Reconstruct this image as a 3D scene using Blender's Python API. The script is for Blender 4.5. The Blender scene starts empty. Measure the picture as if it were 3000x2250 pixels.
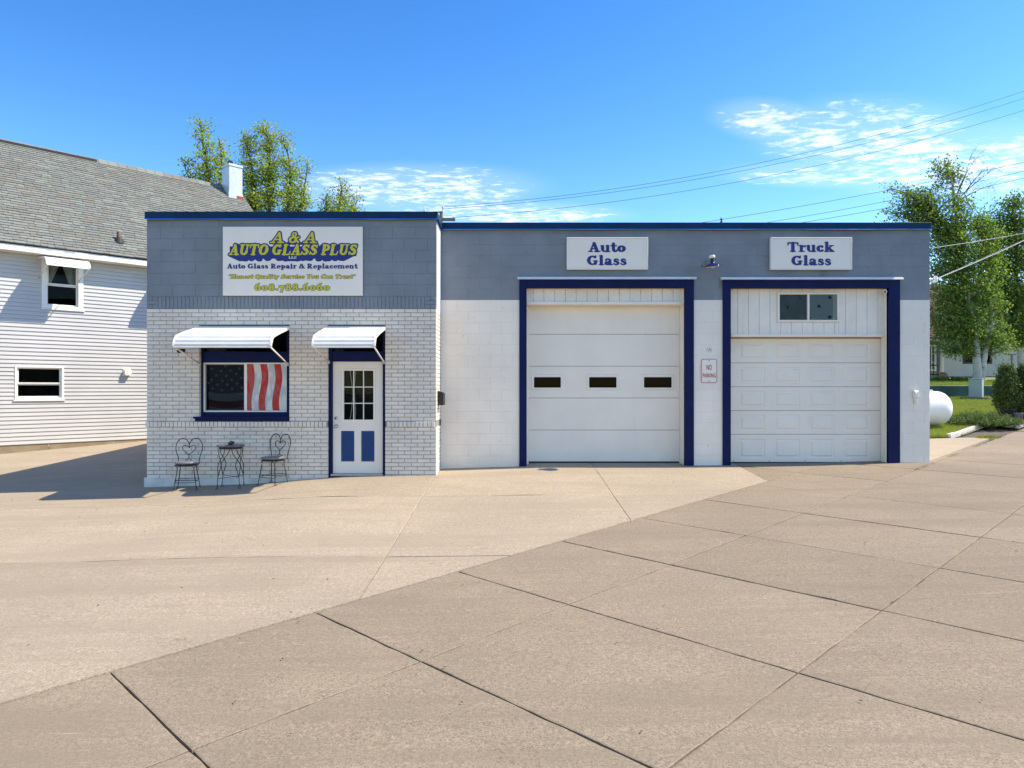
import bpy, math, random
import numpy as np
from mathutils import Vector, Matrix

random.seed(7)
rng = np.random.default_rng(7)
sc = bpy.context.scene
col = sc.collection
R = math.radians

# ------------------------------------------------------------------ camera
F, HZ, CZ = 2104.0, 1139.0, 1.54        # focal length (px of the 3000 px photo), horizon row, eye height
cam_d = bpy.data.cameras.new('camera')
cam = bpy.data.objects.new('camera', cam_d)
col.objects.link(cam)
cam.location = (0, 0, CZ)
cam.rotation_euler = (R(90), 0, 0)
cam_d.sensor_width = 36.0
cam_d.lens = 36.0 * F / 3000.0
cam_d.shift_y = (HZ - 1125.0) / 3000.0
cam_d.clip_end = 3000
sc.camera = cam

# ------------------------------------------------------------------ sky, sun, exposure
SUN_DIR = Vector((0.81, 0.045, 1.0)).normalized()       # towards the sun
sun_el = math.asin(SUN_DIR.z)
sun_az = math.atan2(SUN_DIR.x, SUN_DIR.y)
W = bpy.data.worlds.new('World')
sc.world = W
W.use_nodes = True


class NT:
    """small node-tree helper"""
    def __init__(s, tree):
        s.t = tree
        s.n = tree.nodes
        s.l = tree.links

    def node(s, typ, **kw):
        n = s.n.new(typ)
        for k, v in kw.items():
            if k.startswith('_'):
                n.inputs[k[1:].replace('_', ' ')].default_value = v
            else:
                setattr(n, k, v)
        return n

    def link(s, a, b):
        s.l.new(a, b)

    def setin(s, sock, v):
        if isinstance(v, (int, float)):
            sock.default_value = v
        elif isinstance(v, (tuple, list, Vector)):
            sock.default_value = v
        else:
            s.l.new(v, sock)

    def math(s, op, a, b=None, clamp=False):
        n = s.n.new('ShaderNodeMath')
        n.operation = op
        n.use_clamp = clamp
        s.setin(n.inputs[0], a)
        if b is not None:
            s.setin(n.inputs[1], b)
        return n.outputs[0]

    def vmath(s, op, a, b=None):
        n = s.n.new('ShaderNodeVectorMath')
        n.operation = op
        s.setin(n.inputs[0], a)
        if b is not None:
            s.setin(n.inputs[1], b)
        return n.outputs[0]

    def noise(s, vec, scale, detail=4, rough=.55, dist=0):
        n = s.n.new('ShaderNodeTexNoise')
        if vec is not None:
            s.l.new(vec, n.inputs['Vector'])
        n.inputs['Scale'].default_value = scale
        n.inputs['Detail'].default_value = detail
        n.inputs['Roughness'].default_value = rough
        n.inputs['Distortion'].default_value = dist
        return n.outputs['Fac']

    def smooth(s, v, a, b, lo=0., hi=1.):
        n = s.n.new('ShaderNodeMapRange')
        n.interpolation_type = 'SMOOTHSTEP'
        s.setin(n.inputs['Value'], v)
        n.inputs['From Min'].default_value = a
        n.inputs['From Max'].default_value = b
        n.inputs['To Min'].default_value = lo
        n.inputs['To Max'].default_value = hi
        return n.outputs[0]

    def lin(s, v, a, b, lo=0., hi=1.):
        n = s.n.new('ShaderNodeMapRange')
        s.setin(n.inputs['Value'], v)
        n.inputs['From Min'].default_value = a
        n.inputs['From Max'].default_value = b
        n.inputs['To Min'].default_value = lo
        n.inputs['To Max'].default_value = hi
        return n.outputs[0]

    def mix(s, fac, a, b, mode='MIX'):
        n = s.n.new('ShaderNodeMix')
        n.data_type = 'RGBA'
        n.blend_type = mode
        s.setin(n.inputs[0], fac)
        for sock, v in ((n.inputs[6], a), (n.inputs[7], b)):
            if isinstance(v, (tuple, list)):
                sock.default_value = (*v[:3], 1)
            else:
                s.l.new(v, sock)
        return n.outputs[2]


w = NT(W.node_tree)
w.n.clear()
wout = w.node('ShaderNodeOutputWorld')
bg = w.node('ShaderNodeBackground')
bg.inputs['Strength'].default_value = 0.15
w.link(bg.outputs[0], wout.inputs[0])
sky = w.node('ShaderNodeTexSky', sky_type='NISHITA')
sky.sun_disc = False
sky.sun_elevation = sun_el
sky.sun_rotation = sun_az
sky.altitude = 300
sky.air_density = 1.0
sky.dust_density = 0.25
sky.ozone_density = 2.2
hs = w.node('ShaderNodeHueSaturation')
hs.inputs['Hue'].default_value = 0.505
hs.inputs['Saturation'].default_value = 1.27
hs.inputs['Value'].default_value = 1.0
gam = w.node('ShaderNodeGamma')
gam.inputs['Gamma'].default_value = 1.3
w.link(sky.outputs[0], gam.inputs['Color'])
scl = w.mix(1.0, gam.outputs[0], (.55, .505, .455), 'MULTIPLY')
w.link(scl, hs.inputs['Color'])
tc = w.node('ShaderNodeTexCoord')
sx = w.node('ShaderNodeSeparateXYZ')
w.link(tc.outputs['Generated'], sx.inputs[0])
zc = w.math('MAXIMUM', sx.outputs[2], 0.05)
pxn = w.math('DIVIDE', sx.outputs[0], zc)
pyn = w.math('DIVIDE', sx.outputs[1], zc)
comb = w.node('ShaderNodeCombineXYZ')
w.link(pxn, comb.inputs[0])
w.link(pyn, comb.inputs[1])
plane = comb.outputs[0]


def cloud_blob(cx, cy, rx, ry, rot=0.):
    c, s_ = math.cos(rot), math.sin(rot)
    dx = w.math('SUBTRACT', pxn, cx)
    dy = w.math('SUBTRACT', pyn, cy)
    a = w.math('DIVIDE', w.math('ADD', w.math('MULTIPLY', dx, c), w.math('MULTIPLY', dy, s_)), rx)
    b = w.math('DIVIDE', w.math('ADD', w.math('MULTIPLY', dx, -s_), w.math('MULTIPLY', dy, c)), ry)
    d2 = w.math('ADD', w.math('MULTIPLY', a, a), w.math('MULTIPLY', b, b))
    return w.smooth(d2, 0.0, 1.9, 1.0, 0.0)


blobs = [cloud_blob(1.50, 2.95, .62, .36, R(38)), cloud_blob(2.15, 3.25, .95, .50, R(20)), cloud_blob(1.55, 3.35, .55, .22, R(5)),
         cloud_blob(1.02, 2.72, .34, .17, R(36)), cloud_blob(-.52, 3.62, .66, .42, R(-8)), cloud_blob(-.10, 4.1, .75, .3, R(4))]
mask = blobs[0]
for b in blobs[1:]:
    mask = w.math('MAXIMUM', mask, b)
away = w.smooth(w.math('ABSOLUTE', w.math('SUBTRACT', pyn, 2.6)), 2.2, 3.4)
patch = w.math('MULTIPLY', w.smooth(w.noise(plane, .55, 3), .5, .62), away)
mask = w.math('MAXIMUM', mask, patch)
str_map = w.node('ShaderNodeMapping')
str_map.inputs['Scale'].default_value = (1.0, 1.45, 1.0)
str_map.inputs['Rotation'].default_value = (0, 0, R(28))
w.link(plane, str_map.inputs[0])
n1 = w.noise(str_map.outputs[0], 10.0, 8, .66, .35)
n2 = w.noise(str_map.outputs[0], 2.6, 3, .5)
dens = w.math('ADD', w.math('MULTIPLY', n1, .85), w.math('MULTIPLY', n2, .35))
dens = w.math('ADD', dens, w.math('MULTIPLY', mask, .36))
dens = w.smooth(dens, .80, 1.22, 0.0, .95)
veil = w.math('MULTIPLY', w.smooth(mask, .1, 1.0), .12)
dens = w.math('MAXIMUM', dens, veil)
skycol = w.mix(dens, hs.outputs[0], (4.2, 4.2, 4.2))
w.link(skycol, bg.inputs['Color'])

sun_d = bpy.data.lights.new('sun', 'SUN')
sun_d.energy = 3.0
sun_d.angle = R(0.53)
sun_d.color = (1.0, 0.90, 0.76)
sun = bpy.data.objects.new('sun', sun_d)
col.objects.link(sun)
sun.location = (30, 10, 40)
sun.rotation_euler = SUN_DIR.to_track_quat('Z', 'Y').to_euler()

sc.view_settings.view_transform = 'Standard'
sc.view_settings.look = 'None'
sc.view_settings.gamma = 1.0
sc.view_settings.exposure = 1.36
sc.cycles.max_bounces = 8
sc.cycles.use_denoising = True


# ------------------------------------------------------------------ photo geometry helpers
def P(px, py, y):
    """world point seen at photo pixel (px, py) at distance y"""
    return Vector(((px - 1500) / F * y, y, CZ + (HZ - py) / F * y))


def X(px, y):
    return (px - 1500) / F * y


def Z(py, y):
    return CZ + (HZ - py) / F * y


# ------------------------------------------------------------------ mesh helpers
def link_obj(name, me, mats=None, parent=None, smooth=False):
    o = bpy.data.objects.new(name, me)
    col.objects.link(o)
    if mats is not None:
        for m in (mats if isinstance(mats, (list, tuple)) else [mats]):
            me.materials.append(m)
    if smooth:
        me.shade_smooth()
    if parent is not None:
        o.parent = parent
        o.matrix_parent_inverse = Matrix.Translation(-Vector(parent.location))
    return o


def tag(o, label=None, cat=None, group=None, kind=None):
    if label:
        o['label'] = label
    if cat:
        o['category'] = cat
    if group:
        o['group'] = group
    if kind:
        o['kind'] = kind
    return o


def root(name, loc, label, cat, group=None):
    o = bpy.data.objects.new(name, None)
    o.empty_display_size = .2
    col.objects.link(o)
    o.location = loc
    return tag(o, label, cat, group)


class MB:
    def __init__(s, fn=None):
        s.v, s.f, s.fn = [], [], fn

    def add(s, vs, fs):
        o = len(s.v)
        if s.fn:
            vs = [s.fn(*v) for v in vs]
        s.v += [tuple(v) for v in vs]
        s.f += [tuple(i + o for i in f) for f in fs]
        return s

    def box(s, x0, x1, y0, y1, z0, z1):
        vs = [(x, y, z) for z in (z0, z1) for y in (y0, y1) for x in (x0, x1)]
        return s.add(vs, [(0, 2, 3, 1), (4, 5, 7, 6), (0, 1, 5, 4), (2, 6, 7, 3), (0, 4, 6, 2), (1, 3, 7, 5)])

    def cbox(s, x0, x1, y0, y1, z0, z1, c=.006):
        """box with every edge chamfered"""
        X_, Y_, Z_ = (x0, x1), (y0, y1), (z0, z1)
        c = min(c, (x1 - x0) * .4, (y1 - y0) * .4, (z1 - z0) * .4)
        vs, idx = [], {}
        for i in (0, 1):
            for j in (0, 1):
                for k in (0, 1):
                    sx_, sy_, sz_ = (1 - 2 * i), (1 - 2 * j), (1 - 2 * k)
                    for a in range(3):
                        p = [X_[i] + sx_ * c, Y_[j] + sy_ * c, Z_[k] + sz_ * c]
                        p[a] -= (sx_, sy_, sz_)[a] * c
                        idx[i, j, k, a] = len(vs)
                        vs.append(p)
        fs = []
        for a in range(3):
            o1, o2 = [(1, 2), (0, 2), (0, 1)][a]
            for e in (0, 1):
                q = []
                for u, v_ in ((0, 0), (1, 0), (1, 1), (0, 1)):
                    t = [0, 0, 0]
                    t[a], t[o1], t[o2] = e, u, v_
                    q.append(idx[(*t, a)])
                fs.append(q)
            # edges running along axis a
            for u in (0, 1):
                for v_ in (0, 1):
                    t0, t1 = [0, 0, 0], [0, 0, 0]
                    t0[a], t1[a] = 0, 1
                    t0[o1] = t1[o1] = u
                    t0[o2] = t1[o2] = v_
                    fs.append([idx[(*t0, o1)], idx[(*t1, o1)], idx[(*t1, o2)], idx[(*t0, o2)]])
        for i in (0, 1):
            for j in (0, 1):
                for k in (0, 1):
                    fs.append([idx[i, j, k, 0], idx[i, j, k, 1], idx[i, j, k, 2]])
        # orient outwards
        cx, cy, cz_ = (x0 + x1) / 2, (y0 + y1) / 2, (z0 + z1) / 2
        out = []
        for f in fs:
            a_, b_, d_ = (Vector(vs[f[0]]), Vector(vs[f[1]]), Vector(vs[f[2]]))
            n = (b_ - a_).cross(d_ - a_)
            m = (a_ + b_ + d_) / 3 - Vector((cx, cy, cz_))
            out.append(tuple(f) if n.dot(m) > 0 else tuple(reversed(f)))
        return s.add(vs, out)

    def front(s, x0, x1, z0, z1, yf, yb, c=.004):
        """brick/block: front face at yf with chamfered rim, sides back to yb (front faces -y)"""
        vs = [(x0, yb, z0), (x1, yb, z0), (x1, yb, z1), (x0, yb, z1),
              (x0, yf + c, z0), (x1, yf + c, z0), (x1, yf + c, z1), (x0, yf + c, z1),
              (x0 + c, yf, z0 + c), (x1 - c, yf, z0 + c), (x1 - c, yf, z1 - c), (x0 + c, yf, z1 - c)]
        fs = [(8, 9, 10, 11)]
        for i in range(4):
            j = (i + 1) % 4
            fs.append((4 + i, 4 + j, 8 + j, 8 + i))
            fs.append((i, j, 4 + j, 4 + i))
        return s.add(vs, fs)

    def tube(s, pts, r, n=6, caps=True, closed=False):
        pts = [Vector(p) for p in pts]
        m = len(pts)
        rs = r if isinstance(r, (list, tuple)) else [r] * m
        vs, fs = [], []
        up = None
        for i, p in enumerate(pts):
            if closed:
                t = pts[(i + 1) % m] - pts[i - 1]
            else:
                t = pts[min(i + 1, m - 1)] - pts[max(i - 1, 0)]
            if t.length < 1e-9:
                t = Vector((0, 0, 1))
            t.normalize()
            if up is None:
                up = t.orthogonal().normalized()
            up = up - t * up.dot(t)
            if up.length < 1e-6:
                up = t.orthogonal()
            up.normalize()
            b = t.cross(up)
            for k in range(n):
                a = 2 * math.pi * k / n
                vs.append(p + (up * math.cos(a) + b * math.sin(a)) * rs[i])
        for i in range(m if closed else m - 1):
            i2 = (i + 1) % m
            for k in range(n):
                k2 = (k + 1) % n
                fs.append((i * n + k, i * n + k2, i2 * n + k2, i2 * n + k))
        if caps and not closed:
            fs.append(tuple(range(n - 1, -1, -1)))
            fs.append(tuple((m - 1) * n + k for k in range(n)))
        return s.add(vs, fs)

    def lathe(s, prof, n=20, M=None, cap0=False, cap1=False):
        M = M or Matrix.Identity(4)
        vs, fs = [], []
        for r, z in prof:
            for k in range(n):
                a = 2 * math.pi * k / n
                vs.append(M @ Vector((r * math.cos(a), r * math.sin(a), z)))
        for i in range(len(prof) - 1):
            for k in range(n):
                k2 = (k + 1) % n
                fs.append((i * n + k, i * n + k2, (i + 1) * n + k2, (i + 1) * n + k))
        if cap0:
            fs.append(tuple(range(n - 1, -1, -1)))
        if cap1:
            fs.append(tuple((len(prof) - 1) * n + k for k in range(n)))
        return s.add(vs, fs)

    def poly(s, pts):
        return s.add(pts, [tuple(range(len(pts)))])

    def extrude(s, poly2, f0, f1):
        """prism between two mappings of one 2D outline"""
        n = len(poly2)
        vs = [f0(*p) for p in poly2] + [f1(*p) for p in poly2]
        fs = [tuple(range(n)), tuple(range(2 * n - 1, n - 1, -1))]
        for i in range(n):
            j = (i + 1) % n
            fs.append((i, n + i, n + j, j))
        return s.add(vs, fs)

    def mesh(s, name):
        me = bpy.data.meshes.new(name)
        me.from_pydata(s.v, [], s.f)
        me.update()
        return me

    def build(s, name, mat, parent=None, smooth=False):
        return link_obj(name, s.mesh(name), mat, parent, smooth)


def fast_mesh(name, V, Fq):
    """mesh from numpy arrays (faces all quads or all tris)"""
    me = bpy.data.meshes.new(name)
    V = np.asarray(V, dtype=np.float32)
    Fq = np.asarray(Fq, dtype=np.int32)
    k = Fq.shape[1]
    me.vertices.add(len(V))
    me.vertices.foreach_set('co', V.ravel())
    me.loops.add(Fq.size)
    me.loops.foreach_set('vertex_index', Fq.ravel())
    me.polygons.add(len(Fq))
    me.polygons.foreach_set('loop_start', np.arange(0, Fq.size, k, dtype=np.int32))
    me.polygons.foreach_set('loop_total', np.full(len(Fq), k, dtype=np.int32))
    me.update(calc_edges=True)
    me.validate()
    return me


# ------------------------------------------------------------------ materials
MATS = {}


def new_mat(name):
    m = bpy.data.materials.new(name)
    m.use_nodes = True
    t = NT(m.node_tree)
    b = m.node_tree.nodes['Principled BSDF']
    MATS[name] = m
    return m, t, b


def world_pos(t):
    return t.node('ShaderNodeNewGeometry').outputs['Position']


def island_random(t):
    g = t.node('ShaderNodeNewGeometry').outputs['Random Per Island']
    o = t.node('ShaderNodeObjectInfo').outputs['Random']
    return t.math('FRACT', t.math('ADD', g, o))


def mat(name, base, rough=.6, var=.06, scale=3., bump=0., bscale=60., isl=0., metal=0., spots=0., spotcol=(.12, .08, .05),
        spec=.5, streak=0., tint=None, coat=0.):
    m, t, b = new_mat(name)
    pos = world_pos(t)
    n = t.noise(pos, scale, 5, .6)
    lo = tuple(c * (1 - var) for c in base)
    hi = tuple(min(1, c * (1 + var)) for c in base)
    c = t.mix(t.smooth(n, .3, .7), lo, tint or hi)
    if isl:
        r = island_random(t)
        h = t.node('ShaderNodeHueSaturation')
        t.link(t.lin(r, 0, 1, 1 - isl, 1 + isl), h.inputs['Value'])
        t.link(c, h.inputs['Color'])
        c = h.outputs[0]
    if streak:
        mp = t.node('ShaderNodeMapping')
        mp.inputs['Scale'].default_value = (14, 14, .8)
        t.link(pos, mp.inputs[0])
        s_ = t.noise(mp.outputs[0], 1.0, 4, .6)
        c = t.mix(t.smooth(s_, .52, .8, 0, streak), c, tuple(x * .55 for x in base))
    if spots:
        s_ = t.noise(pos, 26., 3, .7)
        big = t.noise(pos, 1.3, 2)
        k = t.math('MULTIPLY', t.smooth(s_, .655, .70), t.smooth(big, .46, .58))
        c = t.mix(t.math('MULTIPLY', k, spots), c, spotcol)
    t.link(c, b.inputs['Base Color'])
    b.inputs['Metallic'].default_value = metal
    b.inputs['Specular IOR Level'].default_value = spec
    b.inputs['Coat Weight'].default_value = coat
    rn = t.noise(pos, scale * 3, 3)
    t.link(t.lin(rn, .3, .7, max(.03, rough - .08), min(1, rough + .08)), b.inputs['Roughness'])
    if bump:
        bn = t.noise(pos, bscale, 4, .65)
        bp = t.node('ShaderNodeBump')
        bp.inputs['Strength'].default_value = 1.0
        bp.inputs['Distance'].default_value = bump
        t.link(bn, bp.inputs['Height'])
        t.link(bp.outputs[0], b.inputs['Normal'])
    return m


def concrete(name, base, street, groove=.0):
    """cast concrete: broad mottling, sand grain, broom lines across the street direction, stains, painted shadow bands"""
    m, t, b = new_mat(name)
    pos = world_pos(t)
    big = t.noise(pos, .55, 5, .62, .4)
    mid = t.noise(pos, 3.2, 5, .65, .2)
    fine = t.noise(pos, 75., 4, .75)
    c = t.mix(t.smooth(big, .3, .7), tuple(x * .87 for x in base), tuple(x * 1.08 for x in base))
    c = t.mix(t.smooth(mid, .35, .7, 0, .5), c, tuple(x * y for x, y in zip(base, (.88, .90, .93))))
    c = t.mix(t.smooth(fine, .36, .56, .8, 0), c, tuple(x * .45 for x in base))
    gr = t.noise(pos, 34., 3, .8)
    c = t.mix(t.smooth(gr, .34, .52, .45, 0), c, tuple(x * .5 for x in base))
    c = t.mix(t.smooth(gr, .54, .68, 0, .5), c, tuple(min(1, x * 1.35) for x in base))
    vor = t.node('ShaderNodeTexVoronoi')
    vor.inputs['Scale'].default_value = 160
    t.link(pos, vor.inputs['Vector'])
    c = t.mix(t.smooth(vor.outputs['Distance'], .05, .22, .30, 0), c, tuple(min(1, x * 1.5) for x in base))
    # broom / tyre streaks
    mp = t.node('ShaderNodeMapping')
    mp.inputs['Rotation'].default_value = (0, 0, street)
    mp.inputs['Scale'].default_value = (.5, 9, 1)
    t.link(pos, mp.inputs[0])
    st = t.noise(mp.outputs[0], 1.0, 5, .6)
    c = t.mix(t.smooth(st, .46, .72, 0, .55), c, tuple(x * .70 for x in base))
    mp3 = t.node('ShaderNodeMapping')  # broad diagonal shadow bands on the ground, painted into the colour
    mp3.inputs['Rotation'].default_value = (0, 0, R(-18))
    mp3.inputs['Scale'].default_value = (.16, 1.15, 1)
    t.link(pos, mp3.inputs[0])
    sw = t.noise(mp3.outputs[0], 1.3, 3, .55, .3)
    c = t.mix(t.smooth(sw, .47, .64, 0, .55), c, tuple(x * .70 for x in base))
    # dark drips / oil spots and pale scuffs
    sp = t.noise(pos, 5.5, 5, .78)
    c = t.mix(t.smooth(sp, .67, .80, 0, .55), c, tuple(x * .42 for x in base))
    mp2 = t.node('ShaderNodeMapping')
    mp2.inputs['Rotation'].default_value = (0, 0, R(35))
    mp2.inputs['Scale'].default_value = (1.2, 14, 1)
    t.link(pos, mp2.inputs[0])
    sf = t.math('MULTIPLY', t.smooth(t.noise(mp2.outputs[0], 2.0, 4, .7), .58, .72), t.smooth(t.noise(pos, .7, 2), .58, .68))
    c = t.mix(t.math('MULTIPLY', sf, .5), c, tuple(min(1, x * 1.45) for x in base))
    # hairline cracks and drag marks, each with its own course
    cr = t.noise(pos, .9, 6, .62, .6)
    crk = t.math('MULTIPLY', t.smooth(t.math('ABSOLUTE', t.math('SUBTRACT', cr, .52)), .0, .0035, 1, 0), t.smooth(t.noise(pos, .45, 2), .54, .6))
    c = t.mix(t.math('MULTIPLY', crk, .55), c, tuple(x * .35 for x in base))
    h2 = t.node('ShaderNodeHueSaturation')
    t.link(t.lin(t.node('ShaderNodeObjectInfo').outputs['Random'], 0, 1, .93, 1.05), h2.inputs['Value'])
    t.link(c, h2.inputs['Color'])
    c = h2.outputs[0]
    t.link(c, b.inputs['Base Color'])
    b.inputs['Roughness'].default_value = .88
    b.inputs['Specular IOR Level'].default_value = .3
    h = t.math('ADD', t.math('MULTIPLY', fine, .6), t.math('MULTIPLY', st, groove))
    bp = t.node('ShaderNodeBump')
    bp.inputs['Distance'].default_value = .004
    bp.inputs['Strength'].default_value = .8
    t.link(h, bp.inputs['Height'])
    t.link(bp.outputs[0], b.inputs['Normal'])
    return m


def glass(name, tint=(.9, .95, .95), rough=.02, mixdark=0.):
    """thin pane: see-through, with a mirror share by Fresnel"""
    m, t, b = new_mat(name)
    t.n.remove(b)
    out = t.n['Material Output']
    tr = t.node('ShaderNodeBsdfTransparent')
    tr.inputs[0].default_value = (*tint, 1)
    gl = t.node('ShaderNodeBsdfGlossy')
    gl.inputs['Roughness'].default_value = rough
    fr = t.node('ShaderNodeFresnel')
    fr.inputs[0].default_value = 1.5
    nz = t.noise(world_pos(t), 1.7, 2)
    bp = t.node('ShaderNodeBump')
    bp.inputs['Distance'].default_value = .0012
    t.link(nz, bp.inputs['Height'])
    t.link(bp.outputs[0], gl.inputs['Normal'])
    mx = t.node('ShaderNodeMixShader')
    gl.inputs['Color'].default_value = (.10, .10, .105, 1)
    t.link(fr.outputs[0], mx.inputs[0])
    t.link(tr.outputs[0], mx.inputs[1])
    t.link(gl.outputs[0], mx.inputs[2])
    t.link(mx.outputs[0], out.inputs[0])
    return m


def leaf_mat(name, cols, trans=.35):
    m, t, b = new_mat(name)
    r = island_random(t)
    ramp = t.node('ShaderNodeValToRGB')
    e = ramp.color_ramp.elements
    while len(e) < len(cols):
        e.new(.5)
    for i, c in enumerate(cols):
        e[i].position = i / (len(cols) - 1)
        e[i].color = (*c, 1)
    t.link(r, ramp.inputs[0])
    t.link(ramp.outputs[0], b.inputs['Base Color'])
    b.inputs['Roughness'].default_value = .5
    b.inputs['Specular IOR Level'].default_value = .35
    tl = t.node('ShaderNodeBsdfTranslucent')
    t.link(ramp.outputs[0], tl.inputs[0])
    mx = t.node('ShaderNodeMixShader')
    mx.inputs[0].default_value = trans
    t.link(b.outputs[0], mx.inputs[1])
    t.link(tl.outputs[0], mx.inputs[2])
    t.link(mx.outputs[0], t.n['Material Output'].inputs[0])
    return m


STREET = math.atan2(1.0, 1.0152)          # angle of the street direction from +x
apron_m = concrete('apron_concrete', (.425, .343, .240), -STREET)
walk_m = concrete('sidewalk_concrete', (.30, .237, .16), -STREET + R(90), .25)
joint_m = mat('joint_dirt', (.095, .08, .062), .95, .3, 9)
ground_m = mat('ground_earth', (.055, .055, .05), .95, .3, .6, spec=0.)
brick_m = mat('painted_brick', (.70, .63, .54), .62, .07, 2.0, .0025, 90, isl=.05, spots=.5, spotcol=(.30, .29, .28))
mortar_m = mat('painted_mortar', (.27, .252, .23), .85, .2, 5, .003, 120)
slate_m = mat('slate_blue_paint', (.198, .220, .246), .6, .09, 1.6, .0022, 80, isl=.016, spec=.3, spots=.5, spotcol=(.07, .08, .10))
slate_joint_m = mat('slate_blue_joint', (.172, .191, .214), .8, .15, 6)
white_block_m = mat('white_block_paint', (.81, .74, .635), .6, .05, 1.4, .0025, 70, isl=.012, spots=.75, spotcol=(.25, .20, .15), streak=.06)
white_joint_m = mat('white_block_joint', (.70, .64, .56), .8, .1, 6)
cap_m = mat('blue_metal_cap', (.003, .030, .075), .55, .15, 2, spec=.18)
lip_m = mat('skylit_blue_lip', (.01, .11, .42), .35, .1, 3)  # brighter blue: skylight on the upturned lip painted into its colour
navy_m = mat('navy_paint', (.0035, .0085, .062), .5, .14, 3, .001, 60, spec=.15)
navy2_m = mat('navy_panel_paint', (.016, .048, .155), .5, .1, 3, spec=.2)
alum_m = mat('white_aluminium', (.78, .755, .70), .38, .03, 4)
white_m = mat('white_paint', (.81, .74, .64), .5, .05, 2.5, .001, 60, streak=.05)
door_m = mat('garage_door_white', (.81, .735, .63), .5, .035, 1.2, .0006, 300, streak=.07, spots=.25)
tg_m = mat('board_white', (.80, .73, .62), .55, .05, 3, .001, 50, isl=.02, spots=.4, streak=.18)
edoor_m = mat('entry_door_grey', (.77, .71, .63), .42, .04, 2)
sign_m = mat('sign_board', (.80, .73, .63), .35, .03, 1.5, streak=.08)
signblue_m = mat('sign_blue', (.006, .010, .16), .4, .06, 8)
signyel_m = mat('sign_yellow', (.56, .50, .022), .4, .06, 8)
signdark_m = mat('sign_outline', (.012, .014, .035), .4, .06, 8)
signwht_m = mat('sign_white_ink', (.72, .72, .55), .4, .04, 8)
red_m = mat('sign_red', (.38, .010, .014), .4, .08, 8)
iron_m = mat('black_iron', (.012, .012, .013), .45, .2, 20)
seat_m = mat('grey_seat', (.16, .16, .165), .32, .12, 9, .0015, 60)
stone_m = mat('dark_stone', (.035, .035, .036), .22, .3, 14, .004, 30)
rubber_m = mat('black_rubber', (.02, .02, .02), .7, .2, 8)
steel_m = mat('brushed_steel', (.55, .55, .55), .3, .08, 9, metal=1.)
galv_m = mat('galvanised', (.42, .42, .42), .45, .12, 6, metal=.8)
dark_m = mat('dark_interior', (.012, .012, .013), .9, .2, 2)
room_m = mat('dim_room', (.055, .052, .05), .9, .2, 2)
curtain_m = mat('curtain', (.50, .47, .38), .9, .08, 6)
siding_m = mat('white_siding', (.48, .47, .445), .5, .035, 1.1, .0008, 40, isl=.018)
found_m = mat('tan_foundation', (.26, .20, .125), .85, .12, 3, .004, 40)
chimney_m = mat('chimney_metal', (.55, .60, .64), .3, .08, 3)
brickred_m = mat('red_brick', (.30, .07, .04), .85, .2, 12)
pole_m = mat('weathered_pole', (.22, .19, .16), .9, .2, 6)
porc_m = mat('porcelain', (.75, .75, .75), .2, .03, 6)
wire_m = mat('wire_black', (.02, .02, .022), .6, .1, 3)
wire2_m = mat('wire_pale', (.32, .32, .32), .6, .1, 3)
tank_m = mat('tank_white', (.80, .80, .80), .3, .03, 2)
box_m = mat('pale_green_box', (.27, .36, .325), .45, .05, 3)
greenwall_m = mat('dark_green_tarp', (.012, .055, .046), .55, .25, 2.2, .004, 12)
grass_base_m = mat('lawn_soil', (.17, .20, .038), .95, .35, 1.8)
mulch_m = mat('gravel_bed', (.09, .088, .085), .95, .3, 20)
pot_m = mat('plastic_pot', (.03, .03, .034), .5, .1, 6)
orange_m = mat('terracotta', (.42, .19, .09), .7, .1, 6)
greyhouse_m = mat('grey_siding', (.20, .205, .21), .7, .05, 2, isl=.03)
brownroof_m = mat('brown_shingle', (.13, .062, .046), .9, .3, 9, isl=.2)
trim_brown_m = mat('brown_trim', (.03, .022, .02), .6, .1, 6)
edging_m = mat('stone_edging', (.55, .50, .43), .85, .12, 8)
pane_m = glass('window_pane')
pane_dark_m = glass('tinted_pane', (.35, .37, .38))
bark_m = mat('grey_bark', (.09, .07, .05), .9, .3, 8, .01, 20)


def birch_bark():
    m, t, b = new_mat('birch_bark')
    pos = world_pos(t)
    mp = t.node('ShaderNodeMapping')
    mp.inputs['Scale'].default_value = (2.2, 2.2, 9)
    t.link(pos, mp.inputs[0])
    n = t.noise(mp.outputs[0], 2.2, 4, .7, .4)
    n2 = t.noise(pos, 1.6, 3)
    c = t.mix(t.smooth(n2, .3, .7), (.46, .43, .38), (.58, .55, .50))
    c = t.mix(t.smooth(n, .58, .66), c, (.03, .025, .02))
    t.link(c, b.inputs['Base Color'])
    b.inputs['Roughness'].default_value = .8
    return m


birch_m = birch_bark()


def shingle_mat():
    m, t, b = new_mat('slate_shingles')
    r = island_random(t)
    ramp = t.node('ShaderNodeValToRGB')
    cols = [(.18, .19, .166), (.178, .173, .148), (.15, .158, .152), (.212, .225, .196), (.186, .189, .172), (.178, .160, .135), (.198, .208, .184), (.155, .160, .150)]
    e = ramp.color_ramp.elements
    ramp.color_ramp.interpolation = 'CONSTANT'
    while len(e) < len(cols):
        e.new(.5)
    for i, c in enumerate(cols):
        e[i].position = i / len(cols)
        e[i].color = (*c, 1)
    t.link(r, ramp.inputs[0])
    pos = world_pos(t)
    n = t.noise(pos, 30, 4, .7)
    c = t.mix(t.smooth(n, .35, .65, 0, .5), ramp.outputs[0], (.19, .197, .17))
    t.link(c, b.inputs['Base Color'])
    b.inputs['Roughness'].default_value = .92
    b.inputs['Specular IOR Level'].default_value = .25
    return m


shingle_m = shingle_mat()

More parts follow.
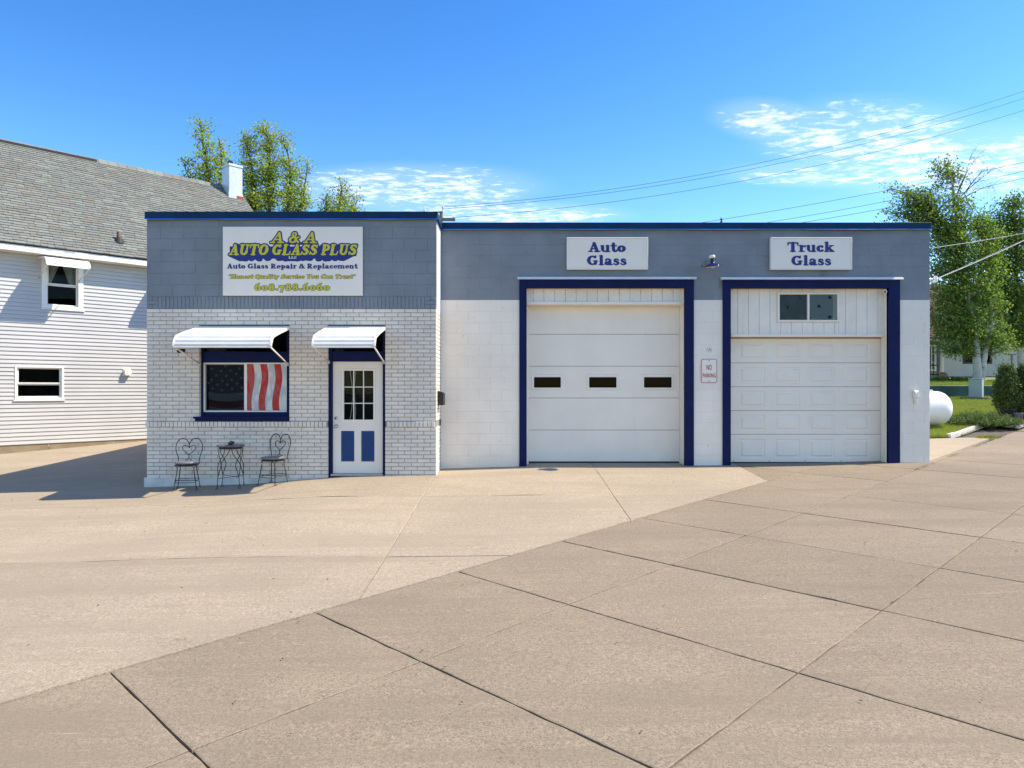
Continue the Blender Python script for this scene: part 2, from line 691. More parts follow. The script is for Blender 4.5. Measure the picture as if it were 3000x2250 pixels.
# ------------------------------------------------------------------ the ground
DS = Vector((1.0152, 1.0)).normalized()       # street direction
NS = Vector((-DS.y, DS.x))                    # away from the street
A_, B_, C_ = .0230, .0389, CZ - 2.131
FX = [-60, -6.6, -4.6, -3.7, -2.8, -1.4, -1.2, .2, 3.5, 7.5, 8.3, 60]
FC = [0, 0, .015, .08, .115, .09, .07, .108, .035, -.02, -.0, 0]
E1, E2, E3 = 5.62, 4.13, 2.09                 # distances of the long joints from the camera foot


def smoothstep(t):
    t = max(0., min(1., t))
    return t * t * (3 - 2 * t)


def H(x, y):
    """height of the paved ground"""
    yy = min(y, 46.)
    xx = max(-60., min(60., x))
    z = C_ + A_ * xx + B_ * yy
    e = NS.x * x + NS.y * y - E1
    yf = 13.0 if x < -1.39 else 13.84
    ef = max(.25, NS.x * x + NS.y * yf - E1)
    z += float(np.interp(x, FX, FC)) * smoothstep(e / ef) * (1 - smoothstep((x - 7.5) / .6))
    return z


def clip(poly, a, b, c):
    """keep the part of a convex polygon with a*x+b*y >= c"""
    out = []
    n = len(poly)
    for i in range(n):
        p, q = poly[i], poly[(i + 1) % n]
        dp, dq = a * p[0] + b * p[1] - c, a * q[0] + b * q[1] - c
        if dp >= 0:
            out.append(p)
        if (dp >= 0) != (dq >= 0):
            t = dp / (dp - dq)
            out.append((p[0] + (q[0] - p[0]) * t, p[1] + (q[1] - p[1]) * t))
    return out


def area(p):
    return .5 * sum(p[i][0] * p[(i + 1) % len(p)][1] - p[(i + 1) % len(p)][0] * p[i][1] for i in range(len(p)))


def shrink(poly, g):
    """inset of a convex counter-clockwise polygon"""
    out = poly
    n = len(poly)
    for i in range(n):
        p, q = poly[i], poly[(i + 1) % n]
        dx, dy = q[0] - p[0], q[1] - p[1]
        L = math.hypot(dx, dy)
        if L < 1e-6:
            continue
        a, b = -dy / L, dx / L
        out = clip(out, a, b, a * p[0] + b * p[1] + g)
        if len(out) < 3:
            return []
    return out


def dense(poly, step):
    out = []
    n = len(poly)
    for i in range(n):
        p, q = poly[i], poly[(i + 1) % n]
        k = max(1, int(math.ceil(math.hypot(q[0] - p[0], q[1] - p[1]) / step)))
        out += [(p[0] + (q[0] - p[0]) * j / k, p[1] + (q[1] - p[1]) * j / k) for j in range(k)]
    return out


def slab(poly, gap, parent, m, dz=0., cell=.8, hf=H, lip=.012, name='slab', rough=.0022, drop=.003):
    if len(poly) < 3:
        return None
    if area(poly) < 0:
        poly = poly[::-1]
    p1 = shrink(poly, gap + lip)
    p0 = shrink(poly, gap)
    if len(p1) < 3 or len(p0) < 3 or area(p1) < .02:
        return None
    mb = MB()
    tilt = random.uniform(-.002, .002)
    x0, x1 = min(p[0] for p in p1), max(p[0] for p in p1)
    y0, y1 = min(p[1] for p in p1), max(p[1] for p in p1)
    nx, ny = max(1, int((x1 - x0) / cell)), max(1, int((y1 - y0) / cell))
    idx = {}

    def vid(p, zz):
        k = (round(p[0], 4), round(p[1], 4), zz)
        if k not in idx:
            idx[k] = len(mb.v)
            mb.v.append((p[0], p[1], hf(p[0], p[1]) + dz + tilt + zz))
        return idx[k]
    for i in range(nx):
        cx = clip(clip(p1, 1, 0, x0 + (x1 - x0) * i / nx), -1, 0, -(x0 + (x1 - x0) * (i + 1) / nx))
        if len(cx) < 3:
            continue
        for j in range(ny):
            q = clip(clip(cx, 0, 1, y0 + (y1 - y0) * j / ny), 0, -1, -(y0 + (y1 - y0) * (j + 1) / ny))
            if len(q) >= 3 and abs(area(q)) > 1e-5:
                f = []
                for p in q:
                    v = vid(p, 0.)
                    if v not in f:
                        f.append(v)
                if len(f) >= 3:
                    mb.f.append(tuple(f))
    if len(p0) == len(p1):
        a, b = [], []
        n = len(p0)
        for i in range(n):
            k = max(1, int(math.ceil(math.dist(p0[i], p0[(i + 1) % n]) / .14)))
            for j in range(k):
                for src, dst in ((p0, b), (p1, a)):
                    dst.append(tuple(src[i][c] + (src[(i + 1) % n][c] - src[i][c]) * j / k for c in (0, 1)))
        b = [(q[0] + random.gauss(0, rough), q[1] + random.gauss(0, rough)) for q in b]
        m_ = len(a)
        for i in range(m_):
            j = (i + 1) % m_
            w_ = -drop
            mb.f.append((vid(a[i], 0.), vid(b[i], w_), vid(b[j], w_), vid(a[j], 0.)))
            mb.f.append((vid(b[i], w_), vid(b[i], -.09), vid(b[j], -.09), vid(b[j], w_)))
    return mb.build(name, m, parent)


def sheet(name, x0, x1, y0, y1, step, hf, m, cut=None, kind='structure'):
    V, Fq, idx = [], [], {}
    xs = np.arange(x0, x1 + 1e-6, step)
    ys = np.arange(y0, y1 + 1e-6, step)
    for i, x in enumerate(xs):
        for j, y in enumerate(ys):
            V.append((x, y, hf(x, y)))
    ny = len(ys)
    for i in range(len(xs) - 1):
        for j in range(len(ys) - 1):
            xm, ym = (xs[i] + xs[i + 1]) / 2, (ys[j] + ys[j + 1]) / 2
            if cut is None or cut(xm, ym):
                Fq.append((i * ny + j, (i + 1) * ny + j, (i + 1) * ny + j + 1, i * ny + j + 1))
    o = link_obj(name, fast_mesh(name, V, Fq), m)
    o.data.shade_smooth()
    return tag(o, kind=kind)


gz = lambda x, y: H(x, y) - .16
gm = MB()
xs_ = [-900, -300, -120, -60, -40, -20, -10, 0, 10, 20, 40, 60, 120, 300, 900]
ys_ = [-900, -300, -100, -40, -20, -10, 0, 5, 10, 20, 30, 46, 60, 120, 300, 900]
for x in xs_:
    for y in ys_:
        gm.v.append((x, y, C_ + A_ * max(-60, min(60, x)) + B_ * max(-60, min(y, 46.)) - .16))
for i in range(len(xs_) - 1):
    for j in range(len(ys_) - 1):
        n_ = len(ys_)
        gm.f.append((i * n_ + j, (i + 1) * n_ + j, (i + 1) * n_ + j + 1, i * n_ + j + 1))
tag(gm.build('ground', ground_m), kind='structure')


def u2xy(a, o):
    return (DS.x * a + NS.x * o, DS.y * a + NS.y * o)


# --- driveway apron (between the sidewalk and the buildings)
apron = sheet('driveway', -26, 10, -2, 30, 1.0, lambda x, y: H(x, y) - .05, joint_m,
              cut=lambda x, y: NS.x * x + NS.y * y > E1 + .4)
big = [(-26, -14), (4.33, -14), (4.33, 30), (-26, 30)]
big = clip(big, NS.x, NS.y, E1)
cells = [big]


def split(cells, a, b, c, when=None):
    out = []
    for p in cells:
        if when and not when(p):
            out.append(p)
            continue
        for q in (clip(p, a, b, c), clip(p, -a, -b, -c)):
            if len(q) >= 3 and abs(area(q)) > .05:
                out.append(q)
    return out


cx_ = lambda p: sum(q[0] for q in p) / len(p)
cy_ = lambda p: sum(q[1] for q in p) / len(p)
cells = split(cells, 1, 0, -1.385)
cells = split(cells, 1, 0, 1.56, lambda p: cx_(p) > -1.3)
cells = split(cells, .022, 1, 7.87)
cells = split(cells, .012, 1, 11.1, lambda p: cy_(p) > 7.9)
cells = split(cells, NS.x, NS.y, 16.5, lambda p: cx_(p) < -1.4 and cy_(p) > 11)
cells = split(cells, DS.x, DS.y, 4.9, lambda p: cx_(p) < -5 and cy_(p) > 12 and NS.x * cx_(p) + NS.y * cy_(p) > 16.5)
cells = split(cells, 1, 0, -12.6, lambda p: cx_(p) < -5 and cy_(p) < 13)
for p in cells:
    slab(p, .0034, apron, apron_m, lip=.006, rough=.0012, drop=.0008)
# strip beside the garage
strip = [(8.0, 13.3), (30, 13.3), (30, 17.55), (8.0, 17.55)]
strip = clip(strip, NS.x, NS.y, E2 + .12)
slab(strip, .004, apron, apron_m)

# --- sidewalk
walk = sheet('sidewalk', -10, 26, -12, 26, 1.0, lambda x, y: H(x, y) - .05, joint_m,
             cut=lambda x, y: -2.5 < NS.x * x + NS.y * y < E1 + 1.0)
rows = [(-2.0, .05), (.05, E3), (E3, E2), (E2, E1)]
for o0, o1 in rows:
    for k in range(-4, 17):
        a0 = 3.15 + 1.607 * (k - 1)
        g_ = .0045
        poly = [u2xy(a0 + g_, o0), u2xy(a0 + 1.607 - g_, o0), u2xy(a0 + 1.607 - g_, o1), u2xy(a0 + g_, o1)]
        if o0 == E2:
            if a0 > 17.9:
                continue
            poly = clip(poly, 0, -1, -17.5)
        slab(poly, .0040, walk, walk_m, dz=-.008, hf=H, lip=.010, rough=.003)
for k in range(5, 12):
    a0 = 3.15 + 1.607 * (k - 1)
    poly = [u2xy(a0, E1), u2xy(a0 + 1.607, E1), u2xy(a0 + 1.607, E1 + 3), u2xy(a0, E1 + 3)]
    poly = clip(poly, 1, 0, 4.33)
    poly = clip(poly, 0, -1, -14.3)
    poly = clip(poly, -1, 0, -8.6)
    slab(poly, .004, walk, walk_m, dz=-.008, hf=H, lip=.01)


# ------------------------------------------------------------------ lettering (rounded heavy serif drawn as strokes)
def ST(pts, wd):
    n = len(pts)
    ws = wd if isinstance(wd, (list, tuple)) else [wd] * n
    return [(p[0], p[1], ws[i] / 2) for i, p in enumerate(pts)]


def AR(cx, cy, rx, ry, a0, a1, thin, thick, n=14):
    out = []
    for i in range(n + 1):
        a = R(a0 + (a1 - a0) * i / n)
        out.append((cx + rx * math.cos(a), cy + ry * math.sin(a), (thin + (thick - thin) * abs(math.cos(a)) ** 1.4) / 2))
    return out


def se(x0, x1, y, wd=.11):
    return ST([(x0, y), (x1, y)], wd)


SP = [(.66, .74), (.55, .87), (.4, .91), (.24, .83), (.21, .67), (.36, .55), (.56, .45), (.67, .3), (.59, .14), (.4, .09), (.22, .14), (.13, .27)]
SW = [.14, .16, .17, .21, .26, .3, .3, .27, .21, .17, .15, .13]
GL = {
    ' ': (.36, []),
    'A': (1.0, [ST([(.2, .08), (.48, .92)], .15), ST([(.5, .9), (.76, .1)], .27), se(.3, .66, .33, .12), se(.06, .36, .06, .12), se(.56, .98, .06, .13)]),
    'U': (1.0, [ST([(.24, .9), (.24, .35)], .27), AR(.5, .34, .26, .25, 180, 360, .18, .24), ST([(.76, .35), (.76, .9)], .17), se(.06, .44, .94, .12), se(.6, .92, .94, .12)]),
    'T': (.95, [ST([(.47, .1), (.47, .9)], .29), se(.08, .86, .92, .15), ST([(.07, .92), (.06, .7)], .12), ST([(.87, .92), (.88, .7)], .12), se(.28, .66, .06, .12)]),
    'O': (1.0, [AR(.5, .5, .33, .41, 0, 360, .16, .31, 28)]),
    'G': (1.04, [AR(.5, .5, .33, .41, 50, 320, .16, .31, 22), ST([(.78, .42), (.78, .14)], .22), se(.58, .93, .43, .12), ST([(.76, .76), (.78, .95)], .13)]),
    'L': (.9, [ST([(.25, .1), (.25, .9)], .29), se(.08, .45, .94, .12), se(.08, .75, .06, .13), ST([(.77, .08), (.81, .32)], .13)]),
    'S': (.84, [ST(SP, SW), ST([(.7, .93), (.69, .7)], .11), ST([(.1, .32), (.09, .08)], .11)]),
    'P': (.86, [ST([(.25, .1), (.25, .9)], .28), AR(.42, .69, .27, .22, -90, 90, .14, .28), se(.08, .5, .06, .12), se(.08, .42, .93, .13), se(.25, .42, .47, .12)]),
    'R': (1.0, [ST([(.25, .1), (.25, .9)], .28), AR(.42, .7, .26, .21, -90, 90, .14, .27), se(.08, .46, .06, .12), se(.08, .42, .93, .13), se(.25, .42, .48, .12), ST([(.46, .46), (.74, .12)], .25), se(.66, .96, .06, .12)]),
    'H': (1.08, [ST([(.25, .1), (.25, .9)], .27), ST([(.8, .1), (.8, .9)], .27), se(.25, .8, .5, .14), se(.06, .45, .06), se(.06, .45, .94), se(.6, 1.0, .06), se(.6, 1.0, .94)]),
    'Q': (1.02, [AR(.5, .5, .33, .41, 0, 360, .16, .31, 28), ST([(.45, .12), (.66, .0), (.95, -.1)], [.16, .18, .12])]),
    'Y': (.96, [ST([(.16, .92), (.48, .45)], .26), ST([(.82, .92), (.52, .45)], .15), ST([(.49, .45), (.49, .1)], .28), se(.04, .38, .94), se(.66, .96, .94), se(.3, .68, .06)]),
    'C': (.92, [AR(.5, .5, .33, .41, 50, 312, .16, .31, 22), ST([(.74, .74), (.77, .95)], .14)]),
    '&': (1.02, [AR(.45, .75, .16, .17, 0, 360, .13, .2, 18), AR(.42, .27, .27, .23, 0, 360, .14, .26, 22), ST([(.6, .42), (.92, .52)], .14), ST([(.62, .28), (.95, .06)], .2)]),
    'u': (.84, [ST([(.2, .6), (.2, .25)], .26), AR(.4, .25, .2, .19, 180, 360, .15, .2), ST([(.62, .62), (.62, .09)], .26), se(.05, .22, .64), se(.47, .62, .64), se(.62, .8, .05)]),
    't': (.54, [ST([(.25, .86), (.25, .22)], .26), AR(.38, .2, .13, .14, 180, 340, .16, .2), se(.04, .5, .64, .12)]),
    'o': (.74, [AR(.37, .34, .21, .26, 0, 360, .16, .29, 24)]),
    'l': (.47, [ST([(.22, .93), (.22, .1)], .28), se(.06, .22, .96), se(.04, .43, .05)]),
    'a': (.76, [ST([(.5, .5), (.5, .1)], .26), AR(.33, .5, .17, .13, 0, 170, .15, .2), AR(.27, .2, .13, .13, 0, 360, .14, .24, 18), se(.52, .72, .06, .12)]),
    's': (.62, [ST([(.48, .5), (.4, .6), (.28, .63), (.16, .56), (.16, .44), (.3, .36), (.43, .28), (.47, .17), (.38, .09), (.27, .05), (.15, .09), (.09, .19)], [.13, .14, .15, .19, .21, .23, .23, .21, .17, .14, .13, .12])]),
    'r': (.62, [ST([(.22, .6), (.22, .1)], .26), ST([(.28, .48), (.4, .6), (.51, .57)], [.14, .16, .22]), se(.05, .22, .64), se(.04, .45, .05)]),
    'c': (.66, [AR(.37, .34, .21, .26, 60, 312, .16, .29, 18), ST([(.5, .52), (.5, .53)], .22)]),
    'k': (.84, [ST([(.22, .93), (.22, .1)], .27), ST([(.32, .32), (.6, .6)], .14), ST([(.38, .38), (.66, .1)], .24), se(.06, .2, .96), se(.04, .42, .05), se(.52, .84, .05), se(.46, .76, .64)]),
    'e': (.72, [AR(.37, .34, .225, .27, 0, 285, .13, .25, 20), ST([(.42, .07), (.56, .15)], [.15, .10]), se(.2, .59, .36, .09)]),
    'p': (.82, [ST([(.22, .6), (.22, -.2)], .26), AR(.45, .34, .19, .25, 0, 360, .14, .27, 20), se(.05, .22, .64), se(.04, .43, -.23)]),
    'i': (.47, [ST([(.22, .6), (.22, .1)], .27), ST([(.22, .88), (.22, .885)], .28), se(.05, .22, .64), se(.04, .43, .05)]),
    'm': (1.24, [ST([(.2, .6), (.2, .1)], .25), ST([(.6, .5), (.6, .1)], .25), ST([(1.0, .5), (1.0, .1)], .25), AR(.4, .48, .2, .14, 0, 180, .15, .2), AR(.8, .48, .2, .14, 0, 180, .15, .2), se(.05, .2, .64), se(.04, .38, .05), se(.46, .74, .05), se(.86, 1.18, .05)]),
    'n': (.86, [ST([(.2, .6), (.2, .1)], .25), ST([(.6, .48), (.6, .1)], .25), AR(.4, .48, .2, .14, 0, 180, .15, .2), se(.05, .2, .64), se(.04, .38, .05), se(.46, .78, .05)]),
    'v': (.74, [ST([(.14, .6), (.36, .12)], .24), ST([(.6, .6), (.4, .12)], .15), se(.03, .3, .64), se(.5, .72, .64)]),
    'y': (.76, [ST([(.14, .6), (.38, .1)], .24), ST([(.62, .6), (.32, -.18)], .15), ST([(.22, -.18), (.25, -.2)], .2), se(.03, .32, .64), se(.5, .74, .64)]),
    '6': (.78, [AR(.38, .32, .21, .24, 0, 360, .15, .28, 22), ST([(.17, .36), (.22, .64), (.36, .85), (.55, .97)], [.28, .26, .2, .13])]),
    '0': (.78, [AR(.38, .34, .22, .26, 0, 360, .16, .28, 22)]),
    '8': (.78, [AR(.38, .25, .21, .19, 0, 360, .15, .26, 20), AR(.38, .68, .17, .17, 0, 360, .14, .24, 20)]),
    '7': (.72, [se(.1, .6, .6, .2), ST([(.62, .62), (.44, .3), (.3, -.16)], [.18, .22, .26]), ST([(.08, .62), (.06, .48)], .12)]),
    '.': (.4, [ST([(.2, .14), (.2, .145)], .28)]),
    '\u201c': (.5, [ST([(.14, .78), (.2, .95)], [.2, .07]), ST([(.36, .78), (.42, .95)], [.2, .07])]),
    '\u201d': (.5, [ST([(.14, .9), (.08, .7)], [.2, .07]), ST([(.36, .9), (.3, .7)], [.2, .07])]),
}


def strokes_of(text, italic=0.):
    x, out = 0., []
    for ch in text:
        adv, ss = GL[ch]
        for s_ in ss:
            out.append([(x + a + italic * b, b, r) for a, b, r in s_])
        x += adv
    xmin = min(a - r for s_ in out for a, b, r in s_)
    xmax = max(a + r for s_ in out for a, b, r in s_)
    return out, xmin, xmax


def sdf(strokes, xs, zs, D=None):
    GX, GZ = np.meshgrid(xs, zs)
    if D is None:
        D = np.full(GX.shape, 9., dtype=np.float32)
    for s_ in strokes:
        xa = min(a for a, b, r in s_) - .5
        xb = max(a for a, b, r in s_) + .5
        sel = np.where((xs >= xa) & (xs <= xb))[0]
        if not len(sel):
            continue
        sl = slice(sel[0], sel[-1] + 1)
        gx, gz_ = GX[:, sl], GZ[:, sl]
        d = D[:, sl]
        for (x0, z0, r0), (x1, z1, r1) in zip(s_[:-1], s_[1:]):
            dx, dz = x1 - x0, z1 - z0
            L = dx * dx + dz * dz + 1e-9
            t = np.clip(((gx - x0) * dx + (gz_ - z0) * dz) / L, 0, 1)
            q = np.hypot(gx - x0 - t * dx, gz_ - z0 - t * dz) - (r0 + (r1 - r0) * t)
            np.minimum(d, q, out=d)
        D[:, sl] = d
    return D


def iso_mesh(name, D, xs, zs, iso, fn):
    """flat mesh of the region D < iso (marching squares); fn maps text coords to world"""
    I = D < iso
    cnt = I[:-1, :-1].astype(int) + I[:-1, 1:] + I[1:, :-1] + I[1:, 1:]
    V, Fs = [], []

    def put(pts):
        o = len(V)
        V.extend(fn(*p) for p in pts)
        Fs.append(tuple(range(o, o + len(pts))))
    for j in range(cnt.shape[0]):
        i, n = 0, cnt.shape[1]
        while i < n:
            c = cnt[j, i]
            if c == 4:
                k = i
                while k < n and cnt[j, k] == 4:
                    k += 1
                put([(xs[i], zs[j]), (xs[k], zs[j]), (xs[k], zs[j + 1]), (xs[i], zs[j + 1])])
                i = k
                continue
            if c:
                cs = [(i, j), (i + 1, j), (i + 1, j + 1), (i, j + 1)]
                pts = []
                for a in range(4):
                    (i0, j0), (i1, j1) = cs[a], cs[(a + 1) % 4]
                    d0, d1 = D[j0, i0] - iso, D[j1, i1] - iso
                    if d0 < 0:
                        pts.append((xs[i0], zs[j0]))
                    if (d0 < 0) != (d1 < 0):
                        t = d0 / (d0 - d1)
                        pts.append((xs[i0] + (xs[i1] - xs[i0]) * t, zs[j0] + (zs[j1] - zs[j0]) * t))
                if len(pts) >= 3:
                    put(pts)
            i += 1
    me = bpy.data.meshes.new(name)
    me.from_pydata(V, [], Fs)
    me.update()
    return me


def text_line(text, px0, px1, py_base, py_cap, yface, parent, m, name='lettering', italic=0., outline=0., outline_m=None, res=.035):
    """one line of lettering stuck on a board whose face is at distance yface"""
    ss, a, b = strokes_of(text, italic)
    x0, x1 = X(px0, yface), X(px1, yface)
    zb, zt = Z(py_base, yface), Z(py_cap, yface)
    kx, kz = (x1 - x0) / (b - a), zt - zb
    xs = np.arange(a - .3, b + .3, res)
    zs = np.arange(-.55, 1.35, res)
    D = sdf(ss, xs, zs)
    if outline:
        me = iso_mesh(name + '_outline', D, xs, zs, outline, lambda u, v: (x0 + (u - a) * kx, yface - .0025, zb + v * kz))
        link_obj(name + '_outline', me, outline_m, parent)
    me = iso_mesh(name, D, xs, zs, 0., lambda u, v: (x0 + (u - a) * kx, yface - .005, zb + v * kz))
    link_obj(name, me, m, parent)


# ------------------------------------------------------------------ masonry helpers
def intervals(x0, x1, holes):
    segs = [(x0, x1)]
    for a, b in holes:
        out = []
        for s0, s1 in segs:
            if b <= s0 or a >= s1:
                out.append((s0, s1))
                continue
            if a > s0:
                out.append((s0, a))
            if b < s1:
                out.append((b, s1))
        segs = out
    return segs


def course(x0, x1, off, L, holes, joint, tiny=.035):
    """pieces of one course as (a, b)"""
    out = []
    for s0, s1 in intervals(x0, x1, holes):
        k = math.floor((s0 - off) / L)
        edges = [s0]
        e = off + (k + 1) * L
        while e < s1 - tiny:
            if e > s0 + tiny:
                edges.append(e)
            e += L
        edges.append(s1)
        for a, b in zip(edges[:-1], edges[1:]):
            out.append((a + (joint / 2 if a > s0 + 1e-6 else 0), b - (joint / 2 if b < s1 - 1e-6 else 0)))
    return out


def wall_core(x0, x1, z0, z1, openings, ya, yb):
    """backing wall with openings, one mesh of butted boxes"""
    xs = sorted({x0, x1, *[o[0] for o in openings], *[o[1] for o in openings]})
    zs = sorted({z0, z1, *[o[2] for o in openings], *[o[3] for o in openings]})
    mb = MB()
    for i in range(len(xs) - 1):
        run = None
        for j in range(len(zs) - 1):
            xm, zm = (xs[i] + xs[i + 1]) / 2, (zs[j] + zs[j + 1]) / 2
            if any(o[0] < xm < o[1] and o[2] < zm < o[3] for o in openings):
                if run:
                    mb.box(xs[i], xs[i + 1], ya, yb, *run)
                run = None
            else:
                run = (run[0], zs[j + 1]) if run else (zs[j], zs[j + 1])
        if run:
            mb.box(xs[i], xs[i + 1], ya, yb, *run)
    return mb


_unit = {}


def piece(name, x0, x1, z0, z1, yf, depth, m, parent, c=.005):
    """a brick or block as its own object; alike pieces share mesh data"""
    key = (name, round(x1 - x0, 3), round(z1 - z0, 3), m.name)
    if key not in _unit:
        w_, h_ = x1 - x0, z1 - z0
        me = MB().front(-w_ / 2, w_ / 2, -h_ / 2, h_ / 2, 0, depth, c).mesh(name)
        me.materials.append(m)
        _unit[key] = me
    o = bpy.data.objects.new(name, _unit[key])
    col.objects.link(o)
    o.location = ((x0 + x1) / 2, yf, (z0 + z1) / 2)
    o.rotation_euler = (random.gauss(0, .002), random.gauss(0, .0012), random.gauss(0, .003))
    o.parent = parent
    return o


# ------------------------------------------------------------------ the brick office
YO, YG = 13.0, 13.84
OX0, OX1 = X(430, YO), X(1278, YO)
OTOP = Z(621, YO)
office = root('brick_office', ((OX0 + OX1) / 2, YO + 4, H(-4, YO)), 'low painted brick office with blue front door, left of the garage', 'building')
zo = lambda py: Z(py, YO)
xo = lambda px: X(px, YO)
win_o = (xo(583), xo(847.5), zo(1234.5), zo(953.6))
door_o = (xo(960), xo(1128.5), zo(1420), zo(953.6))
core_open = [(q[0] - .006, q[1] + .006, q[2] - .004, q[3] + .006) for q in (win_o, door_o)]
front = wall_core(OX0 + .012, OX1 - .012, zo(1470), zo(640), core_open, YO + .0095, YO + .28).build('front_wall', mortar_m, office)
# upper band backing in slate joint colour, 3 mm proud of the mortar
MB().box(OX0 + .011, OX1 - .011, YO + .0052, YO + .0135, zo(905), zo(640)).build('upper_band', slate_joint_m, office)
nb, field = 0, MB()
bricks = []
jt = .0095
# running bond above the rowlock
n_up, z_hi, z_lo = 28, zo(904.5), zo(1234)
for i in range(n_up):
    h_ = (z_hi - z_lo) / n_up
    z1 = z_hi - i * h_
    z0 = z1 - h_
    zm = (z0 + z1) / 2
    holes = [(o[0], o[1]) for o in (win_o, door_o) if o[2] < zm < o[3]]
    for a, b in course(OX0, OX1, OX0 + (.1167 if i % 2 else .0) + random.uniform(-.006, .006), .2333, holes, jt):
        bricks.append((a, b, z0 + jt / 2, z1 - jt / 2))
n_lo, z_hi2, z_lo2 = 15, zo(1251.5), zo(1425)
for i in range(n_lo):
    h_ = (z_hi2 - z_lo2) / n_lo
    z1 = z_hi2 - i * h_
    z0 = z1 - h_
    zm = (z0 + z1) / 2
    holes = [(o[0], o[1]) for o in (door_o,) if o[2] < zm < o[3]]
    for a, b in course(OX0, OX1, OX0 + (.1167 if i % 2 else .0) + random.uniform(-.006, .006), .2333, holes, jt):
        bricks.append((a, b, z0 + jt / 2, z1 - jt / 2))
bricks.sort(key=lambda q: -(round((q[1] - q[0]) * (q[3] - q[2]), 4)))
for k, (a, b, z0, z1) in enumerate(bricks):
    yf = YO + random.uniform(-.0025, .0025)
    if k < 296:
        piece('brick', a, b, z0, z1, yf, .088, brick_m, front)
    else:
        dz = random.gauss(0, .0008)
        field.front(a, b, z0 + dz, z1 + dz, yf, YO + .088, .005)
# side return of the office towards the garage: bricks seen end on
for i in range(n_up + n_lo):
    if i < n_up:
        h_ = (z_hi - z_lo) / n_up
        z1 = z_hi - i * h_
    else:
        h_ = (z_hi2 - z_lo2) / n_lo
        z1 = z_hi2 - (i - n_up) * h_
    z0 = z1 - h_
    for a, b in course(YO + .10, YG, YO + .10 + (.1167 if i % 2 else .0), .2333, [], jt):
        sb = MB(lambda x, y, z: (OX1 - y, x, z))
        sb.front(a, b, z0 + jt / 2, z1 - jt / 2, random.uniform(-.002, .002), .08, .004)
        field.add(sb.v, [tuple(reversed(f)) for f in sb.f])
fo = field.build('brick_field', brick_m, front)
tag(fo, kind='stuff')
# soldier course at the head, stretchers at its ends
zs0, zs1 = zo(904), zo(868)
ends = .205
nsd = 68
for k in range(nsd):
    Ls = (OX1 - OX0 - 2 * ends) / nsd
    a = OX0 + ends + k * Ls
    piece('soldier_brick', a + .006, a + Ls - .006, zs0 + .004, zs1 - .006, YO - .004 + random.uniform(-.002, .002), .09, slate_m, front, .004)
for xa in (OX0, OX1 - ends):
    for r in range(3):
        hh = (zs1 - zs0) / 3
        cut = [(xa, xa + ends)] if r == 1 else [(xa, xa + ends / 2 - .005), (xa + ends / 2 + .005, xa + ends - .004)]
        for a, b in cut:
            piece('soldier_brick', a, b, zs0 + r * hh + .005, zs0 + (r + 1) * hh - .005, YO - .004, .09, slate_m, front, .004)
# rowlock course below the window
zr0, zr1 = zo(1251), zo(1234.5)
Lr = .0728
nr = int((OX1 - OX0 + .03) / Lr)
for k in range(nr):
    a = OX0 - .02 + k * Lr
    b = a + Lr
    if b > door_o[0] and a < door_o[1]:
        continue
    piece('rowlock_brick', a + .005, b - .005, zr0 + .003, zr1 - .004, YO - .022 + random.uniform(-.003, .003), .1, brick_m, front, .005)
# concrete blocks above
zt = zo(642)
zb0 = zs1
rows_z = [zb0]
while rows_z[-1] + .2087 < zt:
    rows_z.append(rows_z[-1] + .2087)
rows_z.append(zt)
for r in range(len(rows_z) - 1):
    if rows_z[r + 1] - rows_z[r] < .03:
        continue
    for a, b in course(OX0, OX1, OX0 + .04 + (.21 if r % 2 else 0), .42, [], .005):
        piece('block', a, b, rows_z[r] + .0025, rows_z[r + 1] - .0025, YO + random.uniform(.000, .003), .1, slate_m, front, .002)
# plinth, left foot of the wall
pl = MB()
plx1 = xo(940)
pts = np.linspace(OX0 - .02, plx1, 14)
for a, b in zip(pts[:-1], pts[1:]):
    top = zo(1401)
    pl.add([(a, YO - .025, -.6), (b, YO - .025, -.6), (b, YO - .025, top - .012), (a, YO - .025, top - .012),
            (a, YO - .006, top), (b, YO - .006, top), (b, YO + .03, top), (a, YO + .03, top)],
           [(0, 1, 2, 3), (3, 2, 5, 4), (4, 5, 6, 7)])
pl.box(OX0 - .035, OX0 + .22, YO - .03, YO + .03, -.6, zo(1399))
plinth_m = mat('plinth_paint', (.60, .59, .56), .8, .14, 3.5, .008, 40, spots=.9, spotcol=(.05, .05, .05))
pl.build('plinth', plinth_m, office)
# side, rear walls and roof
for q in ((OX1 - .28, OX1 - .012, YO + .28, YG + .3, zo(1470), zo(905)), (OX0, OX0 + .25, YO + .02, 22.0, zo(1470), zo(642)),
          (OX0 + .25, OX1, 21.75, 22.0, zo(1470), zo(642))):
    MB().box(*q).build('side_wall', mortar_m if q[0] > -4 else brick_m, office)
sw = MB()
sw.box(OX1 - .28, OX1 - .001, YO + .10, 22.0, zo(904.9), zo(642))
sw.build('side_wall_upper', mat('white_side_paint', (.70, .71, .72), .6, .08, 2, .004, 40, spots=.5), office)
MB().box(OX0 + .02, OX1 - .02, YO + .05, 22.0, zo(642), zo(634)).build('roof', mat('roof_membrane', (.05, .05, .055), .9, .2, 2), office)


